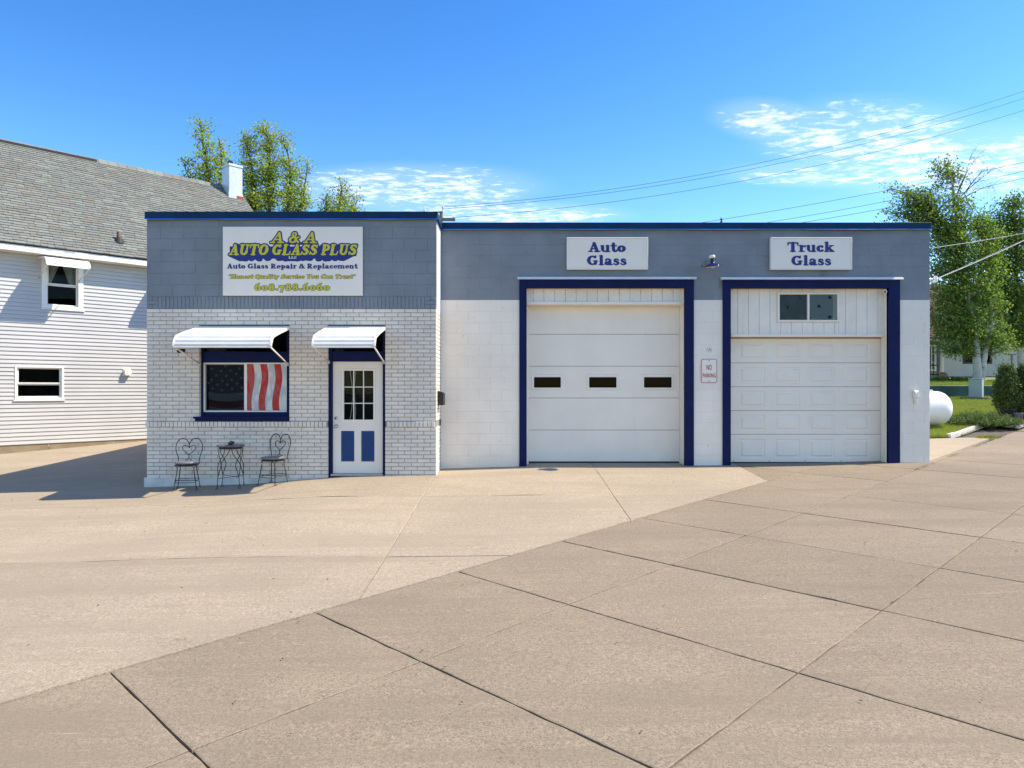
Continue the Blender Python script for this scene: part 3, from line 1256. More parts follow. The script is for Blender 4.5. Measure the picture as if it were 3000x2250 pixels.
def roof_cap(x0, x1, y0, y1, z0, z1, parent, left=True, right=True):
    """sheet-metal edge around a flat roof with a kicked drip lip"""
    c = MB()
    c.cbox(x0, x1, y0, y0 + .16, z0, z1, .006)
    if right:
        c.cbox(x1 - .12, x1, y0 + .161, y1, z0, z1, .006)
    if left:
        c.cbox(x0, x0 + .12, y0 + .161, y1, z0, z1, .006)
    o = c.build('roof_cap', cap_m, parent)
    li = MB()
    n = 36
    for i in range(n):
        a, b = x0 + (x1 - x0) * i / n, x0 + (x1 - x0) * (i + 1) / n
        ka = .006 + .012 * abs(math.sin(i * .33 + 1.1)) ** 3
        kb = .006 + .012 * abs(math.sin((i + 1) * .33 + 1.1)) ** 3
        li.add([(a, y0 + .004, z0 + .004), (b, y0 + .004, z0 + .004), (b, y0 - .012 - kb, z0 - .010 - kb * .6), (a, y0 - .012 - ka, z0 - .010 - ka * .6)],
               [(0, 1, 2, 3)])
    if right:
        li.add([(x1 - .004, y0, z0 + .004), (x1 - .004, y0 + .9, z0 + .004), (x1 + .015, y0 + .9, z0 - .012), (x1 + .015, y0, z0 - .012)], [(0, 1, 2, 3)])
    li.build('drip_lip', lip_m, o)
    return o


roof_cap(OX0 - .02, OX1 + .03, YO - .045, 22.05, zo(642), OTOP, office)


# --- windows and doors of the office
def frame_boxes(x0, x1, z0, z1, wl, wr, wt, wb, ya, yb, mb=None, c=.004):
    mb = mb or MB()
    mb.cbox(x0, x1, ya, yb, z1 - wt, z1, c)
    mb.cbox(x0, x1, ya, yb, z0, z0 + wb, c)
    mb.cbox(x0, x0 + wl, ya, yb, z0 + wb, z1 - wt, c)
    mb.cbox(x1 - wr, x1, ya, yb, z0 + wb, z1 - wt, c)
    return mb


yw = YO + .10
xw = lambda px: X(px, yw)
zw = lambda py: Z(py, yw)
wf = MB()
wf.cbox(win_o[0] + .002, xw(594.5), yw - .02, yw + .1, zo(1221), win_o[3] - .002)
wf.cbox(xw(840.5), win_o[1] - .002, yw - .02, yw + .1, zo(1221), win_o[3] - .002)
wf.cbox(xw(594.5), xw(840.5), yw, yw + .1, zw(1062), zw(1030))
wf.cbox(xw(594.5), xw(840.5), yw, yw + .1, zo(1221), zw(1207.5))
wf.cbox(xw(594.5), xw(840.5), yw, yw + .1, zw(962), win_o[3] - .002)
window = wf.build('shop_window', navy_m, office)
window['label'] = 'navy framed sliding shop window'
sm = MB()
sm.cbox(xo(569), win_o[1] - .004, YO - .06, yw + .06, zo(1226), zo(1220.5), .006)
sm.cbox(xo(573), win_o[1] - .006, YO - .035, yw + .05, zo(1234.3), zo(1226.2), .006)
sm.build('sill', navy_m, window)
sl = frame_boxes(xw(594.7), xw(840.3), zw(1207.3), zw(1062.2), .026, .022, .026, .026, yw + .015, yw + .07)
sl.cbox(xw(714.5), xw(722.5), yw + .01, yw + .068, zw(1205), zw(1064))
sl.build('slider_frame', alum_m, window)
fr2 = frame_boxes(xw(599.5), xw(714.2), zw(1203.5), zw(1066.5), .014, .012, .014, .014, yw + .032, yw + .06)
fr2.build('sash', mat('grey_sash', (.28, .28, .27), .5, .1, 5), window)
scr_m, t_, b_ = new_mat('insect_screen')
t_.n.remove(b_)
tr_ = t_.node('ShaderNodeBsdfTransparent')
tr_.inputs[0].default_value = (.80, .80, .82, 1)
df_ = t_.node('ShaderNodeBsdfDiffuse')
df_.inputs[0].default_value = (.012, .012, .014, 1)
mx_ = t_.node('ShaderNodeMixShader')
nn_ = t_.noise(world_pos(t_), 300, 2)
t_.link(t_.lin(nn_, .3, .7, .16, .28), mx_.inputs[0])
t_.link(tr_.outputs[0], mx_.inputs[1])
t_.link(df_.outputs[0], mx_.inputs[2])
t_.link(mx_.outputs[0], t_.n['Material Output'].inputs[0])
MB().box(xw(601.5), xw(712.5), yw + .040, yw + .042, zw(1201.5), zw(1068)).build('insect_screen', scr_m, window)
MB().box(xw(600), xw(714), yw + .052, yw + .056, zw(1203), zw(1066)).build('pane', pane_m, window)
MB().box(xw(723), xw(837), yw + .030, yw + .034, zw(1203), zw(1066)).build('pane', pane_m, window)
MB().box(xw(595), xw(840), yw + .060, yw + .064, zw(1029), zw(963)).build('transom_pane', pane_dark_m, window)
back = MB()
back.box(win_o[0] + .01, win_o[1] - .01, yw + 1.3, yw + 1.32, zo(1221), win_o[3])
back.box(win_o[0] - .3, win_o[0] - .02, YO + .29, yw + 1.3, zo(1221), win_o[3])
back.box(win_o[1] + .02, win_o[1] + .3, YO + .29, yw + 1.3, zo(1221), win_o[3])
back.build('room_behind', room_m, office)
# rolled papers on the transom shelf
tp = MB()
tp.poly([P(612, 1030, yw + .12), P(655, 1030, yw + .12), P(654, 1016, yw + .12), P(632, 1018, yw + .12)])
tp.poly([P(658, 1030, yw + .13), P(748, 1030, yw + .13), P(735, 1027, yw + .13), P(660, 1027, yw + .13)])
tp.extrude([(0, 0), (.4, 0), (.4, .01), (0, .01)], lambda a, b: P(660, 1029, yw + .13) + Vector((a, .0, b)), lambda a, b: P(660, 1029, yw + .13) + Vector((a, .12, b)))
tag(tp.build('folded_paper', white_m), 'folded white paper lying on the shelf behind the office transom', 'paper')


def stripe_print(name, vertical=True):
    """red and white wavy stripes with their own folds printed on"""
    m, t, b = new_mat(name)
    g = t.node('ShaderNodeNewGeometry')
    s_ = t.node('ShaderNodeSeparateXYZ')
    t.link(g.outputs['Position'], s_.inputs[0])
    x, z = s_.outputs[0], s_.outputs[2]
    if vertical:
        wave = t.math('MULTIPLY', t.math('SINE', t.math('MULTIPLY', t.math('SUBTRACT', z, zw(1066)), 6.6)), -.030)
        u = t.math('DIVIDE', t.math('SUBTRACT', t.math('SUBTRACT', x, xw(720.0)), wave), X(1520.2, yw))
        fr = t.math('FLOOR', u)
        odd = t.math('MODULO', t.math('ADD', fr, 20.), 2.)
        c = t.mix(odd, (.44, .012, .008), (.60, .62, .61))
        fold = t.noise(t.vmath('MULTIPLY', g.outputs['Position'], (5.5, 1., 2.2)), 1.4, 2, .4, 1.2)
        c = t.mix(t.smooth(fold, .42, .60, 0, .6), c, t.mix(odd, (.34, .10, .09), (.33, .38, .39)))
    else:
        bow = t.math('MULTIPLY', t.math('POWER', t.math('ABSOLUTE', t.math('SUBTRACT', x, xw(660))), 2.), .35)
        u = t.math('DIVIDE', t.math('SUBTRACT', t.math('SUBTRACT', z, zw(1154)), bow), -X(1522, yw))
        c = t.mix(t.smooth(u, -.02, .02), (.12, .14, .24), (.55, .6, .62))
        c = t.mix(t.smooth(u, .98, 1.02), c, (.30, .06, .06))
        c = t.mix(t.smooth(u, 1.9, 1.94), c, (.36, .38, .40))
    t.link(c, b.inputs['Base Color'])
    b.inputs['Roughness'].default_value = .6
    return m


fp = root('flag_print', P(780, 1203, yw + .03), 'red and white wavy striped flag print filling the right half of the shop window', 'flag print')
MB().box(xw(724), xw(836.5), yw + .024, yw + .0285, zw(1202.5), zw(1066.5)).build('print_sheet', stripe_print('flag_stripes'), fp)
fs_ = root('flag_print', P(660, 1203, yw + .1), 'dark starred flag print behind the screen of the left window half', 'flag print')
MB().box(xw(606), xw(714), yw + .075, yw + .079, zw(1202.5), zw(1066.5)).build('print_sheet', stripe_print('flag_canton', False), fs_)
stars = MB()
star_px = [(620, 1081), (648, 1087), (675, 1085), (702, 1080), (634, 1100), (663, 1101), (692, 1096), (707, 1107), (620, 1113), (651, 1116), (679, 1113), (611, 1122), (637, 1127), (666, 1127), (695, 1124), (622, 1138), (650, 1143), (680, 1139), (708, 1136), (660, 1072)]
for sx_, sy_ in star_px:
    c0 = P(sx_, sy_, yw + .0735)
    rot = random.uniform(-.2, .2)
    pts = []
    for k in range(10):
        rr = .034 if k % 2 == 0 else .014
        a = R(90 + 36 * k) + rot
        pts.append((c0.x + rr * math.cos(a), c0.y, c0.z + rr * math.sin(a)))
    o_ = len(stars.v)
    stars.v += pts + [(c0.x, c0.y, c0.z)]
    stars.f += [(o_ + 10, o_ + (k + 1) % 10, o_ + k) for k in range(10)]
stars.build('printed_stars', mat('star_print', (.75, .76, .8), .6), fs_)

# --- entry door
yd = YO + .11
xd = lambda px: X(px, yd)
zd = lambda py: Z(py, yd)
df = MB()
df.cbox(door_o[0] + .002, xd(974.5), yd - .05, yd + .1, zo(1410), door_o[3] - .002)
df.cbox(xd(1122.5), door_o[1] - .002, yd - .05, yd + .1, zo(1410), door_o[3] - .002)
df.cbox(xd(974.5), xd(1122.5), yd - .03, yd + .1, zd(1058.5), zd(1029))
df.cbox(xd(974.5), xd(1122.5), yd - .03, yd + .1, zd(962), door_o[3] - .002)
dfr = df.build('door_frame', navy_m, office)
MB().box(xd(975), xd(1122), yd + .05, yd + .054, zd(1029), zd(963)).build('transom_pane', pane_dark_m, dfr)
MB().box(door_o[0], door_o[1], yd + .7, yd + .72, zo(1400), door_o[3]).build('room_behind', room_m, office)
lx0, lx1, lz0, lz1 = xd(1001), xd(1100.5), zd(1236), zd(1079.5)
dx0, dx1, dz0, dz1 = xd(975.5), xd(1121.5), zd(1386.5), zd(1059.5)
dd = wall_core(dx0, dx1, dz0, dz1, [(lx0 + .04, lx1 - .04, lz0 + .04, lz1 - .04)], yd, yd + .045)
door = dd.build('entry_door', edoor_m, office)
door['label'] = 'pale grey entry door with nine panes and two blue lower panels'
frame_boxes(lx0, lx1, lz0, lz1, .042, .042, .042, .042, yd - .012, yd + .02, c=.008).build('light_frame', white_m, door)
px_a, px_b, pz_a, pz_b = lx0 + .042, lx1 - .042, lz0 + .042, lz1 - .042
mu = MB()
for k in (1, 2):
    xx = px_a + (px_b - px_a) * k / 3
    mu.cbox(xx - .009, xx + .009, yd - .006, yd + .012, pz_a, pz_b, .003)
for k in (1, 2):
    zz = pz_a + (pz_b - pz_a) * k / 3
    for j in range(3):
        xa = px_a + (px_b - px_a) * j / 3 + (.009 if j else 0)
        xb = px_a + (px_b - px_a) * (j + 1) / 3 - (.009 if j < 2 else 0)
        mu.cbox(xa, xb, yd - .005, yd + .011, zz - .009, zz + .009, .003)
mu.build('muntins', white_m, door)
for i in range(3):
    for j in range(3):
        MB().box(px_a + (px_b - px_a) * i / 3 + .009, px_a + (px_b - px_a) * (i + 1) / 3 - .009, yd + .013, yd + .016,
                 pz_a + (pz_b - pz_a) * j / 3 + .009, pz_a + (pz_b - pz_a) * (j + 1) / 3 - .009).build('pane', pane_m, door)
for a, b in ((999.5, 1038), (1058.5, 1097)):
    pn = frame_boxes(xd(a), xd(b), zd(1352), zd(1262.5), .014, .014, .014, .014, yd - .006, yd + .004, c=.004)
    pn.cbox(xd(a) + .014, xd(b) - .014, yd - .001, yd + .004, zd(1352) + .014, zd(1262.5) - .014, .002)
    pn.build('lower_panel', navy2_m, door)
for py in (1225, 1249):
    c0 = P(985.5, py, yd)
    k = MB()
    Mx = Matrix.Translation(c0) @ Matrix.Rotation(R(90), 4, 'X')
    k.lathe([(.034, 0), (.034, .008), (.016, .012), (.014, .035), (.026, .045), (.028, .06), (.018, .072), (.002, .075)] if py == 1249 else
            [(.032, 0), (.032, .012), (.024, .02), (.008, .022), (.007, .03), (.001, .031)], 16, Mx)
    k.build('knob', steel_m, door, True)
MB().cbox(xd(972), xd(1124), yd - .09, yd + .05, zd(1393), zd(1387), .004).build('threshold', galv_m, office)
# pale curtain edge hanging inside the door light
cu = MB()
cb = []
for k in range(15):
    t = k / 14
    cb.append((X(1024 + 9 * math.sin(t * 3.1), yd + .06), yd + .06 + .01 * math.sin(k), lz0 + (lz1 - lz0) * t))
cu.tube(cb, .006, 5)
cu.tube([(X(1040 + 2 * math.sin(k * .8), yd + .07), yd + .07, lz0 + (lz1 - lz0) * k / 10) for k in range(11)], .008, 5)
cu.build('blind_cord', white_m, door)


# ------------------------------------------------------------------ aluminium awnings
def awning(fn, a0, a1, prof, brace_z, label, n_rib, brace_in=.02, r=.013, group='curved aluminium awnings'):
    """fn(a, s, z) -> world; a along the wall, s outwards; prof: list of (s, z) from wall to lip"""
    base = fn((a0 + a1) / 2, 0, prof[0][1])
    rt = root('awning', base, label, 'awning', group)
    # resample profile into slats
    pts = [Vector(p) for p in prof]
    L = [0]
    for p, q in zip(pts[:-1], pts[1:]):
        L.append(L[-1] + (q - p).length)

    def at(d):
        d = max(0, min(L[-1], d))
        for i in range(len(pts) - 1):
            if d <= L[i + 1] + 1e-9:
                t = (d - L[i]) / max(1e-9, L[i + 1] - L[i])
                return pts[i].lerp(pts[i + 1], t)
        return pts[-1]
    step = L[-1] / n_rib
    for i in range(n_rib):
        d0, d1 = i * step, (i + 1) * step
        p, q = at(d0), at(d1)
        t = (q - p).normalized()
        nrm = Vector((-t.y, t.x))
        if nrm.y < 0 and nrm.x < 0:
            nrm = -nrm
        if nrm.x + nrm.y < 0:
            nrm = -nrm
        mb = MB(fn)
        sec = [p - nrm * .006, p + t * (step * .14) + nrm * .018, q - t * (step * .36) + nrm * .018, q - t * (step * .22) - nrm * .010, q - t * .0005 - nrm * .010, q - t * .0005 - nrm * .016, p - nrm * .016]
        n = len(sec)
        vs = [(a0 + .012, s_.x, s_.y) for s_ in sec] + [(a1 - .012, s_.x, s_.y) for s_ in sec]
        fsx = [tuple(range(n)), tuple(range(2 * n - 1, n - 1, -1))] + [(k, n + k, n + (k + 1) % n, (k + 1) % n) for k in range(n)]
        mb.add(vs, fsx)
        mb.build('slat', alum_m, rt)
    for a in (a0, a1):
        mb = MB(fn)
        sec = []
        w_ = .030
        up, dn = [], []
        for k in range(25):
            p = at(L[-1] * k / 24)
            q = at(min(L[-1], L[-1] * k / 24 + .01)) - at(max(0, L[-1] * k / 24 - .01))
            q.normalize()
            nrm = Vector((-q.y, q.x))
            if nrm.x + nrm.y < 0:
                nrm = -nrm
            up.append(p + nrm * .019)
            dn.append(p - nrm * w_)
        vs = []
        for u_, d_ in zip(up, dn):
            vs += [(a - .014, u_.x, u_.y), (a + .014, u_.x, u_.y), (a + .014, d_.x, d_.y), (a - .014, d_.x, d_.y)]
        fsx = []
        for k in range(24):
            o_ = k * 4
            for e in range(4):
                e2 = (e + 1) % 4
                fsx.append((o_ + e, o_ + e2, o_ + 4 + e2, o_ + 4 + e))
        fsx += [(0, 1, 2, 3), (99, 98, 97, 96)]
        mb.add(vs, fsx)
        mb.build('end_rim', alum_m, rt)
    lip = pts[-1]
    mb = MB(fn)
    mb.cbox(a0, a1, lip.x - .012, lip.x + .012, lip.y - .028, lip.y - .004, .005)
    mb.build('front_bar', alum_m, rt)
    mb = MB(fn)
    mb.cbox(a0, a1, .002, .02, pts[0].y - .01, pts[0].y + .03, .004)
    mb.build('wall_bar', mat('awning_bar', (.5, .5, .5), .5) if 'awning_bar' not in MATS else MATS['awning_bar'], rt)
    for a, sgn in ((a0, 1), (a1, -1)):
        mb = MB(fn)
        mb.tube([(a + sgn * .01, lip.x - .01, lip.y - .01), (a + sgn * brace_in, .03, brace_z)], r, 6)
        mb.build('brace', alum_m, rt, True)
        mb = MB(fn)
        mb.cbox(a + sgn * brace_in - .02, a + sgn * brace_in + .02, .0, .05, brace_z - .04, brace_z + .02, .006)
        mb.build('hinge', galv_m, rt)
    return rt


fo_ = lambda a, s, z: (a, YO - s, z)
zf = lambda py: Z(py, 12.0)
prof_o = [(-.01, zo(960)), (.25, zo(960) - .055), (.55, zo(960) - .125), (.80, zo(960) - .19), (.90, zo(960) - .225), (.955, zf(996)), (.985, zf(1005)), (1.0, zf(1014))]
awning(fo_, xo(584), xo(847), prof_o, zo(1066), 'wide white curved metal awning over the shop window', 14)
awning(fo_, xo(960.5), xo(1128), prof_o, zo(1060), 'narrow white curved metal awning over the office entry door', 14)


# ------------------------------------------------------------------ small fixtures
def bullet_camera(p, aim, label, m_body, s=1.):
    rt = root('security_camera', p, label, 'camera', 'wall cameras')
    aim = Vector(aim).normalized()
    q = aim.to_track_quat('Z', 'Y').to_matrix().to_4x4()
    M = Matrix.Translation(p) @ q
    MB().lathe([(.0, -.07 * s), (.03 * s, -.07 * s), (.034 * s, -.06 * s), (.034 * s, .05 * s), (.040 * s, .052 * s), (.040 * s, .075 * s), (.034 * s, .075 * s), (.03 * s, .06 * s), (0, .058 * s)], 16, M).build('housing', m_body, rt, True)
    MB().lathe([(.0, .0595 * s), (.024 * s, .0595 * s)], 14, M).build('lens', stone_m, rt)
    return rt, M


c1 = P(531.5, 1027, YO - .16)
cr, _ = bullet_camera(c1, (-.35, -1, -.12), 'black security camera on the brick wall left of the shop window', rubber_m, .95)
MB().tube([c1 + Vector((.01, .05, -.02)), c1 + Vector((.02, .11, -.045)), c1 + Vector((.03, .165, -.04))], .012, 6).build('bracket', galv_m, cr)
c2 = P(2593, 855, YG + .02)
cr, _ = bullet_camera(c2, (-.55, -1, -.1), 'white security camera at the upper corner of the truck bay', white_m, .95)
MB().tube([c2 + Vector((.02, .03, 0)), c2 + Vector((.07, .06, 0)), P(2602, 855, YG + .1)], .012, 6).build('bracket', mat('brass', (.5, .35, .12), .3, metal=1.), cr)
MB().tube([c2 + Vector((.0, .05, -.02)), P(2596, 880, YG + .14), P(2599.5, 905, YG + .2)], .005, 5).build('cable', white_m, cr)

# letter box on the side return
mbx = root('letter_box', (OX1, 13.35, zo(1190)), 'small black letter box on the office side wall facing the garage', 'letter box')
bx = MB()
ya, yb_ = 13.22, 13.56
bx.extrude([(0, 0), (.105, 0), (.105, .21), (.085, .235), (0, .262)], lambda a, b: (OX1 + .004 + a, ya, zo(1188) + b), lambda a, b: (OX1 + .004 + a, yb_, zo(1188) + b))
bx.build('box', rubber_m, mbx)
MB().cbox(OX1 + .004, OX1 + .118, ya - .008, yb_ + .008, zo(1188) + .205, zo(1188) + .212, .002).build('lid_rim', iron_m, mbx)

# ------------------------------------------------------------------ the garage
GX0, GX1 = OX1, X(2724, YG)
GTOP = Z(653, YG)
zg = lambda py: Z(py, YG)
xg = lambda px: X(px, YG)
garage = root('block_garage', (3.5, YG + 4, H(3.5, YG)), 'white and slate blue concrete block garage with two overhead doors', 'building')
D1 = dict(o=(1521.4, 2032, 820), i=(1543, 2005.5, 844.5), bot=1364)
D2 = dict(o=(2116.6, 2635, 821), i=(2140, 2602, 845), bot=1358)
holes_i = [(xg(d['i'][0]), xg(d['i'][1]), -1., zg(d['i'][2])) for d in (D1, D2)]
holes_o = [(xg(d['o'][0]) + .02, xg(d['o'][1]) - .02, -1., zg(d['o'][2]) - .02) for d in (D1, D2)]
gw = wall_core(GX0, GX1 - .004, -.6, zg(672), holes_i, YG + .0045, YG + .25).build('front_wall', white_joint_m, garage)
wall_core(GX0, GX1 - .004, CZ + 1.712, zg(672) - .002, [(h[0], h[1], CZ + 1.712, h[3]) for h in holes_i], YG + .0032, YG + .0044).build('upper_joints', slate_joint_m, garage)
zdiv = CZ + 1.71
pitch = .2145
zrows = [zdiv + pitch * k for k in range(-16, 7)]
zrows = [z for z in zrows if z < zg(672) - .04] + [zg(672)]
for r in range(len(zrows) - 1):
    z0, z1 = zrows[r], zrows[r + 1]
    zm = (z0 + z1) / 2
    up = zm > zdiv
    hs_ = []
    for h in holes_o:
        if zm < h[3]:
            hs_.append((h[0], h[1]))
    for a, b in course(GX0, GX1, GX0 + .1 + (.2145 if r % 2 else 0), .429, hs_, .003):
        z1c = z1
        # blocks that run behind the drip cap
        piece('block', a, b, z0 + .0015, z1c - .0015, YG + random.uniform(.0, .0025), .1, slate_m if up else white_block_m, gw, .0018)
# right flank: rough block ends, rear walls, roof
fl = MB()
for r in range(len(zrows) - 1):
    z0, z1 = zrows[r], zrows[r + 1]
    sb = MB(lambda x, y, z: (GX1 - y, x, z))
    for a, b in course(YG + .101, 24.0, YG + .1 + (.2145 if r % 2 else 0), .429, [], .006):
        sb.front(a, b, z0 + .003, z1 - .003, random.uniform(-.004, .004), .12, .006)
    fl.add(sb.v, [tuple(reversed(f)) for f in sb.f])
fl2 = fl.build('flank_blocks', white_block_m, garage)
tag(fl2, kind='stuff')
rw = MB()
rw.box(GX1 - .25, GX1 - .012, YG + .25, 24.0, -.6, zg(672))
rw.box(GX0, GX1 - .25, 23.75, 24.0, -.6, zg(672))
rw.build('rear_walls', white_joint_m, garage)
MB().box(GX0 + .02, GX1 - .02, YG + .05, 24.0, zg(672), zg(664)).build('roof', MATS['roof_membrane'], garage)
roof_cap(GX0 + .035, GX1 + .012, YG - .045, 24.05, zg(672), GTOP, garage, left=False)
MB().box(GX0 + .1, GX1 - .3, YG + 2.2, YG + 2.25, -.5, zg(672)).build('partition', room_m, garage)


def bay(D, plane, label):
    """navy trim, drip cap and reveal of one bay"""
    x0, x1, zt = xg(D['o'][0]), xg(D['o'][1]), zg(D['o'][2])
    i0, i1, it = xg(D['i'][0]), xg(D['i'][1]), zg(D['i'][2])
    t = MB()
    t.cbox(x0, i0, YG - .032, YG + .06, -.4, zt, .005)
    t.cbox(i1, x1, YG - .032, YG + .06, -.4, zt, .005)
    t.cbox(i0, i1, YG - .030, YG + .06, it, zt, .005)
    tr = t.build('bay_trim', navy_m, garage)
    dc = MB()
    dc.add([(x0 - .04, YG - .085, zt + .006), (x1 + .04, YG - .085, zt + .006), (x1 + .04, YG - .07, zt + .045), (x0 - .04, YG - .07, zt + .045),
            (x0 - .04, YG - .0, zt + .062), (x1 + .04, YG - .0, zt + .062), (x1 + .04, YG, zt + .003), (x0 - .04, YG, zt + .003)],
           [(0, 1, 2, 3), (3, 2, 5, 4), (0, 7, 6, 1), (0, 3, 4, 7), (1, 6, 5, 2)])
    dc.build('drip_cap', mat('drip_flash', (.62, .64, .66), .4) if 'drip_flash' not in MATS else MATS['drip_flash'], tr)
    return i0, i1, it


PD1, PD2 = YG + .35, YG + .30
# bay 1
i0, i1, it = bay(D1, PD1, '')
xq = lambda px: X(px, PD1)
zq = lambda py: Z(py, PD1)
for q in ((xq(1541), xq(1548.8), PD1 - .05, PD1 + .05, -.4, zq(896)), (xq(1990.5), i1 + .03, PD1 - .04, PD1 + .05, -.4, zq(896)),
          (i1 - .006, i1 + .03, YG + .062, PD1 - .041, -.4, it + .01), (i0 - .03, i0 + .004, YG + .062, PD1 - .051, -.4, it + .01)):
    MB().cbox(*q, .003).build('jamb', white_m, garage)
yb1 = YG + .12
for k in range(15):
    a = 1543 + (.6 + (k - 1)) * 31.55 if k else 1543
    b = 1543 + (.6 + k) * 31.55
    b = min(b, 2005)
    if b - a < 4:
        continue
    MB().cbox(X(a, yb1) + .0025, X(b, yb1) - .0025, yb1, yb1 + .02, Z(884, yb1), Z(841, yb1), .003).build('board', tg_m, garage)
MB().cbox(X(1543.5, yb1), X(2005, yb1), yb1 - .045, yb1 + .03, Z(893, yb1), Z(884.5, yb1), .006).build('header_trim', white_m, garage)
MB().box(X(1543.5, yb1), X(2005, yb1), yb1 + .03, PD1 + .02, Z(893, yb1), Z(890.5, yb1)).build('soffit', white_m, garage)
js = [896, 979.4, 1073, 1166, 1260, 1352.5]
door1 = MB().box(xq(1549), xq(1990), PD1 + .045, PD1 + .06, zq(1353), zq(893)).build('overhead_door', dark_m, garage)
door1['label'] = 'smooth white five section overhead door with three small windows'


def section_with_grain(x0, x1, z0, z1, y0, holes, parent, m):
    mb = wall_core(x0, x1, z0, z1, holes, y0, y0 + .042)
    # rounded meeting edges
    mb.add([(x0, y0, z1), (x1, y0, z1), (x1, y0 + .012, z1 + .006), (x0, y0 + .012, z1 + .006)], [(0, 1, 2, 3)])
    mb.add([(x0, y0 + .010, z0 - .004), (x1, y0 + .010, z0 - .004), (x1, y0, z0), (x0, y0, z0)], [(0, 1, 2, 3)])
    return mb.build('section', m, parent)


wins = [(635, 832), (970, 1170), (1303, 1505)]
wz = (Z(600 + 1128 / 2.0741, PD1), Z(600 + 1030 / 2.0741, PD1))
wpx = [(1250 + a / 2.0741, 1250 + b / 2.0741) for a, b in wins]
for k in range(5):
    z1, z0 = zq(js[k]) - .007, zq(js[k + 1]) + .007
    hl = []
    if k == 2:
        hl = [(xq(a) + .05, xq(b) - .05, wz[0] + .05, wz[1] - .05) for a, b in wpx]
    section_with_grain(xq(1549), xq(1990), z0, z1, PD1, hl, door1, door_m)


def rounded_ring(x0, x1, z0, z1, w_, r, y0, y1, n=5):
    """rounded rectangular frame, bevelled inwards"""
    def rr(a0, a1, b0, b1, rad):
        pts = []
        for cx, cz_, s0 in ((a1 - rad, b1 - rad, 0), (a0 + rad, b1 - rad, 90), (a0 + rad, b0 + rad, 180), (a1 - rad, b0 + rad, 270)):
            for k in range(n + 1):
                a = R(s0 + 90 * k / n)
                pts.append((cx + rad * math.cos(a), cz_ + rad * math.sin(a)))
        return pts
    o = rr(x0, x1, z0, z1, r)
    i1_ = rr(x0 + w_ * .35, x1 - w_ * .35, z0 + w_ * .35, z1 - w_ * .35, max(.005, r * .8))
    i2_ = rr(x0 + w_, x1 - w_, z0 + w_, z1 - w_, max(.004, r * .5))
    N = len(o)
    vs = [(p[0], y1, p[1]) for p in o] + [(p[0], y0, p[1]) for p in i1_] + [(p[0], y0 + .004, p[1]) for p in i2_] + [(p[0], y1, p[1]) for p in i2_]
    fs = []
    for l in range(3):
        for k in range(N):
            k2 = (k + 1) % N
            fs.append((l * N + k, l * N + k2, (l + 1) * N + k2, (l + 1) * N + k))
    return MB().add(vs, [tuple(reversed(f)) for f in fs])


for a, b in wpx:
    rounded_ring(xq(a), xq(b), wz[0], wz[1], .055, .03, PD1 - .016, PD1 + .001).build('window_frame', white_m, door1)
    MB().box(xq(a) + .045, xq(b) - .045, PD1 + .004, PD1 + .008, wz[0] + .045, wz[1] - .045).build('pane', pane_dark_m, door1)
MB().cbox(xq(1549), xq(1990), PD1 - .005, PD1 + .03, zq(1358.5), zq(1352.4), .006).build('bottom_seal', rubber_m, door1)

# bay 2
i0, i1, it = bay(D2, PD2, '')
xq2 = lambda px: X(px, PD2)
zq2 = lambda py: Z(py, PD2)
for q in ((xq2(2581.5), i1 + .03, PD2 - .04, PD2 + .05, -.4, zq2(991)), (i1 - .006, i1 + .03, YG + .062, PD2 - .041, -.4, it + .01),
          (i0 - .03, i0 + .004, YG + .062, PD2 + .03, -.4, it + .01)):
    MB().cbox(*q, .003).build('jamb', white_m, garage)
yb2 = YG + .13
wn = (X(2277, yb2), X(2457.5, yb2), Z(943.5, yb2), Z(857, yb2))
for k in range(16):
    a = 2140 + (.67 + (k - 1)) * 31.6 if k else 2140
    b = min(2140 + (.67 + k) * 31.6, 2601.5)
    if b - a < 4:
        continue
    xa, xb = X(a, yb2) + .0025, X(b, yb2) - .0025
    segs = [(Z(978.5, yb2), Z(841, yb2))]
    if xb > wn[0] and xa < wn[1]:
        parts = []
        if xa < wn[0] - .02:
            parts.append((xa, wn[0] - .002, *segs[0]))
        if xb > wn[1] + .02:
            parts.append((wn[1] + .002, xb, *segs[0]))
        lo, hi = max(xa, wn[0]) if xa < wn[0] - .02 else xa, min(xb, wn[1]) if xb > wn[1] + .02 else xb
        parts.append((lo, hi, segs[0][0], wn[2] - .002))
        parts.append((lo, hi, wn[3] + .002, segs[0][1]))
    else:
        parts = [(xa, xb, *segs[0])]
    for q in parts:
        MB().cbox(q[0], q[1], yb2, yb2 + .02, q[2], q[3], .003).build('board', tg_m, garage)
MB().cbox(X(2140.5, yb2), X(2602, yb2), yb2 - .04, yb2 + .03, Z(987, yb2), Z(978.8, yb2), .006).build('header_trim', white_m, garage)
MB().box(X(2140.5, yb2), X(2601, yb2), yb2 + .03, PD2 + .02, Z(987, yb2), Z(985, yb2)).build('soffit', white_m, garage)
gwf = frame_boxes(wn[0], wn[1], wn[2], wn[3], .04, .04, .04, .04, yb2 - .03, yb2 + .03, c=.005)
gwf.cbox((wn[0] + wn[1]) / 2 - .02, (wn[0] + wn[1]) / 2 + .02, yb2 - .028, yb2 + .028, wn[2] + .04, wn[3] - .04, .004)
gwin = gwf.build('bay_window', white_m, garage)
xm = (wn[0] + wn[1]) / 2
film_m = mat('grey_film', (.075, .075, .078), .45, .25, 5, .002, 40)
foil_m, t_, b_ = new_mat('silver_foil')
b_.inputs['Metallic'].default_value = .25
b_.inputs['Roughness'].default_value = .38
b_.inputs['Base Color'].default_value = (.40, .41, .42, 1)
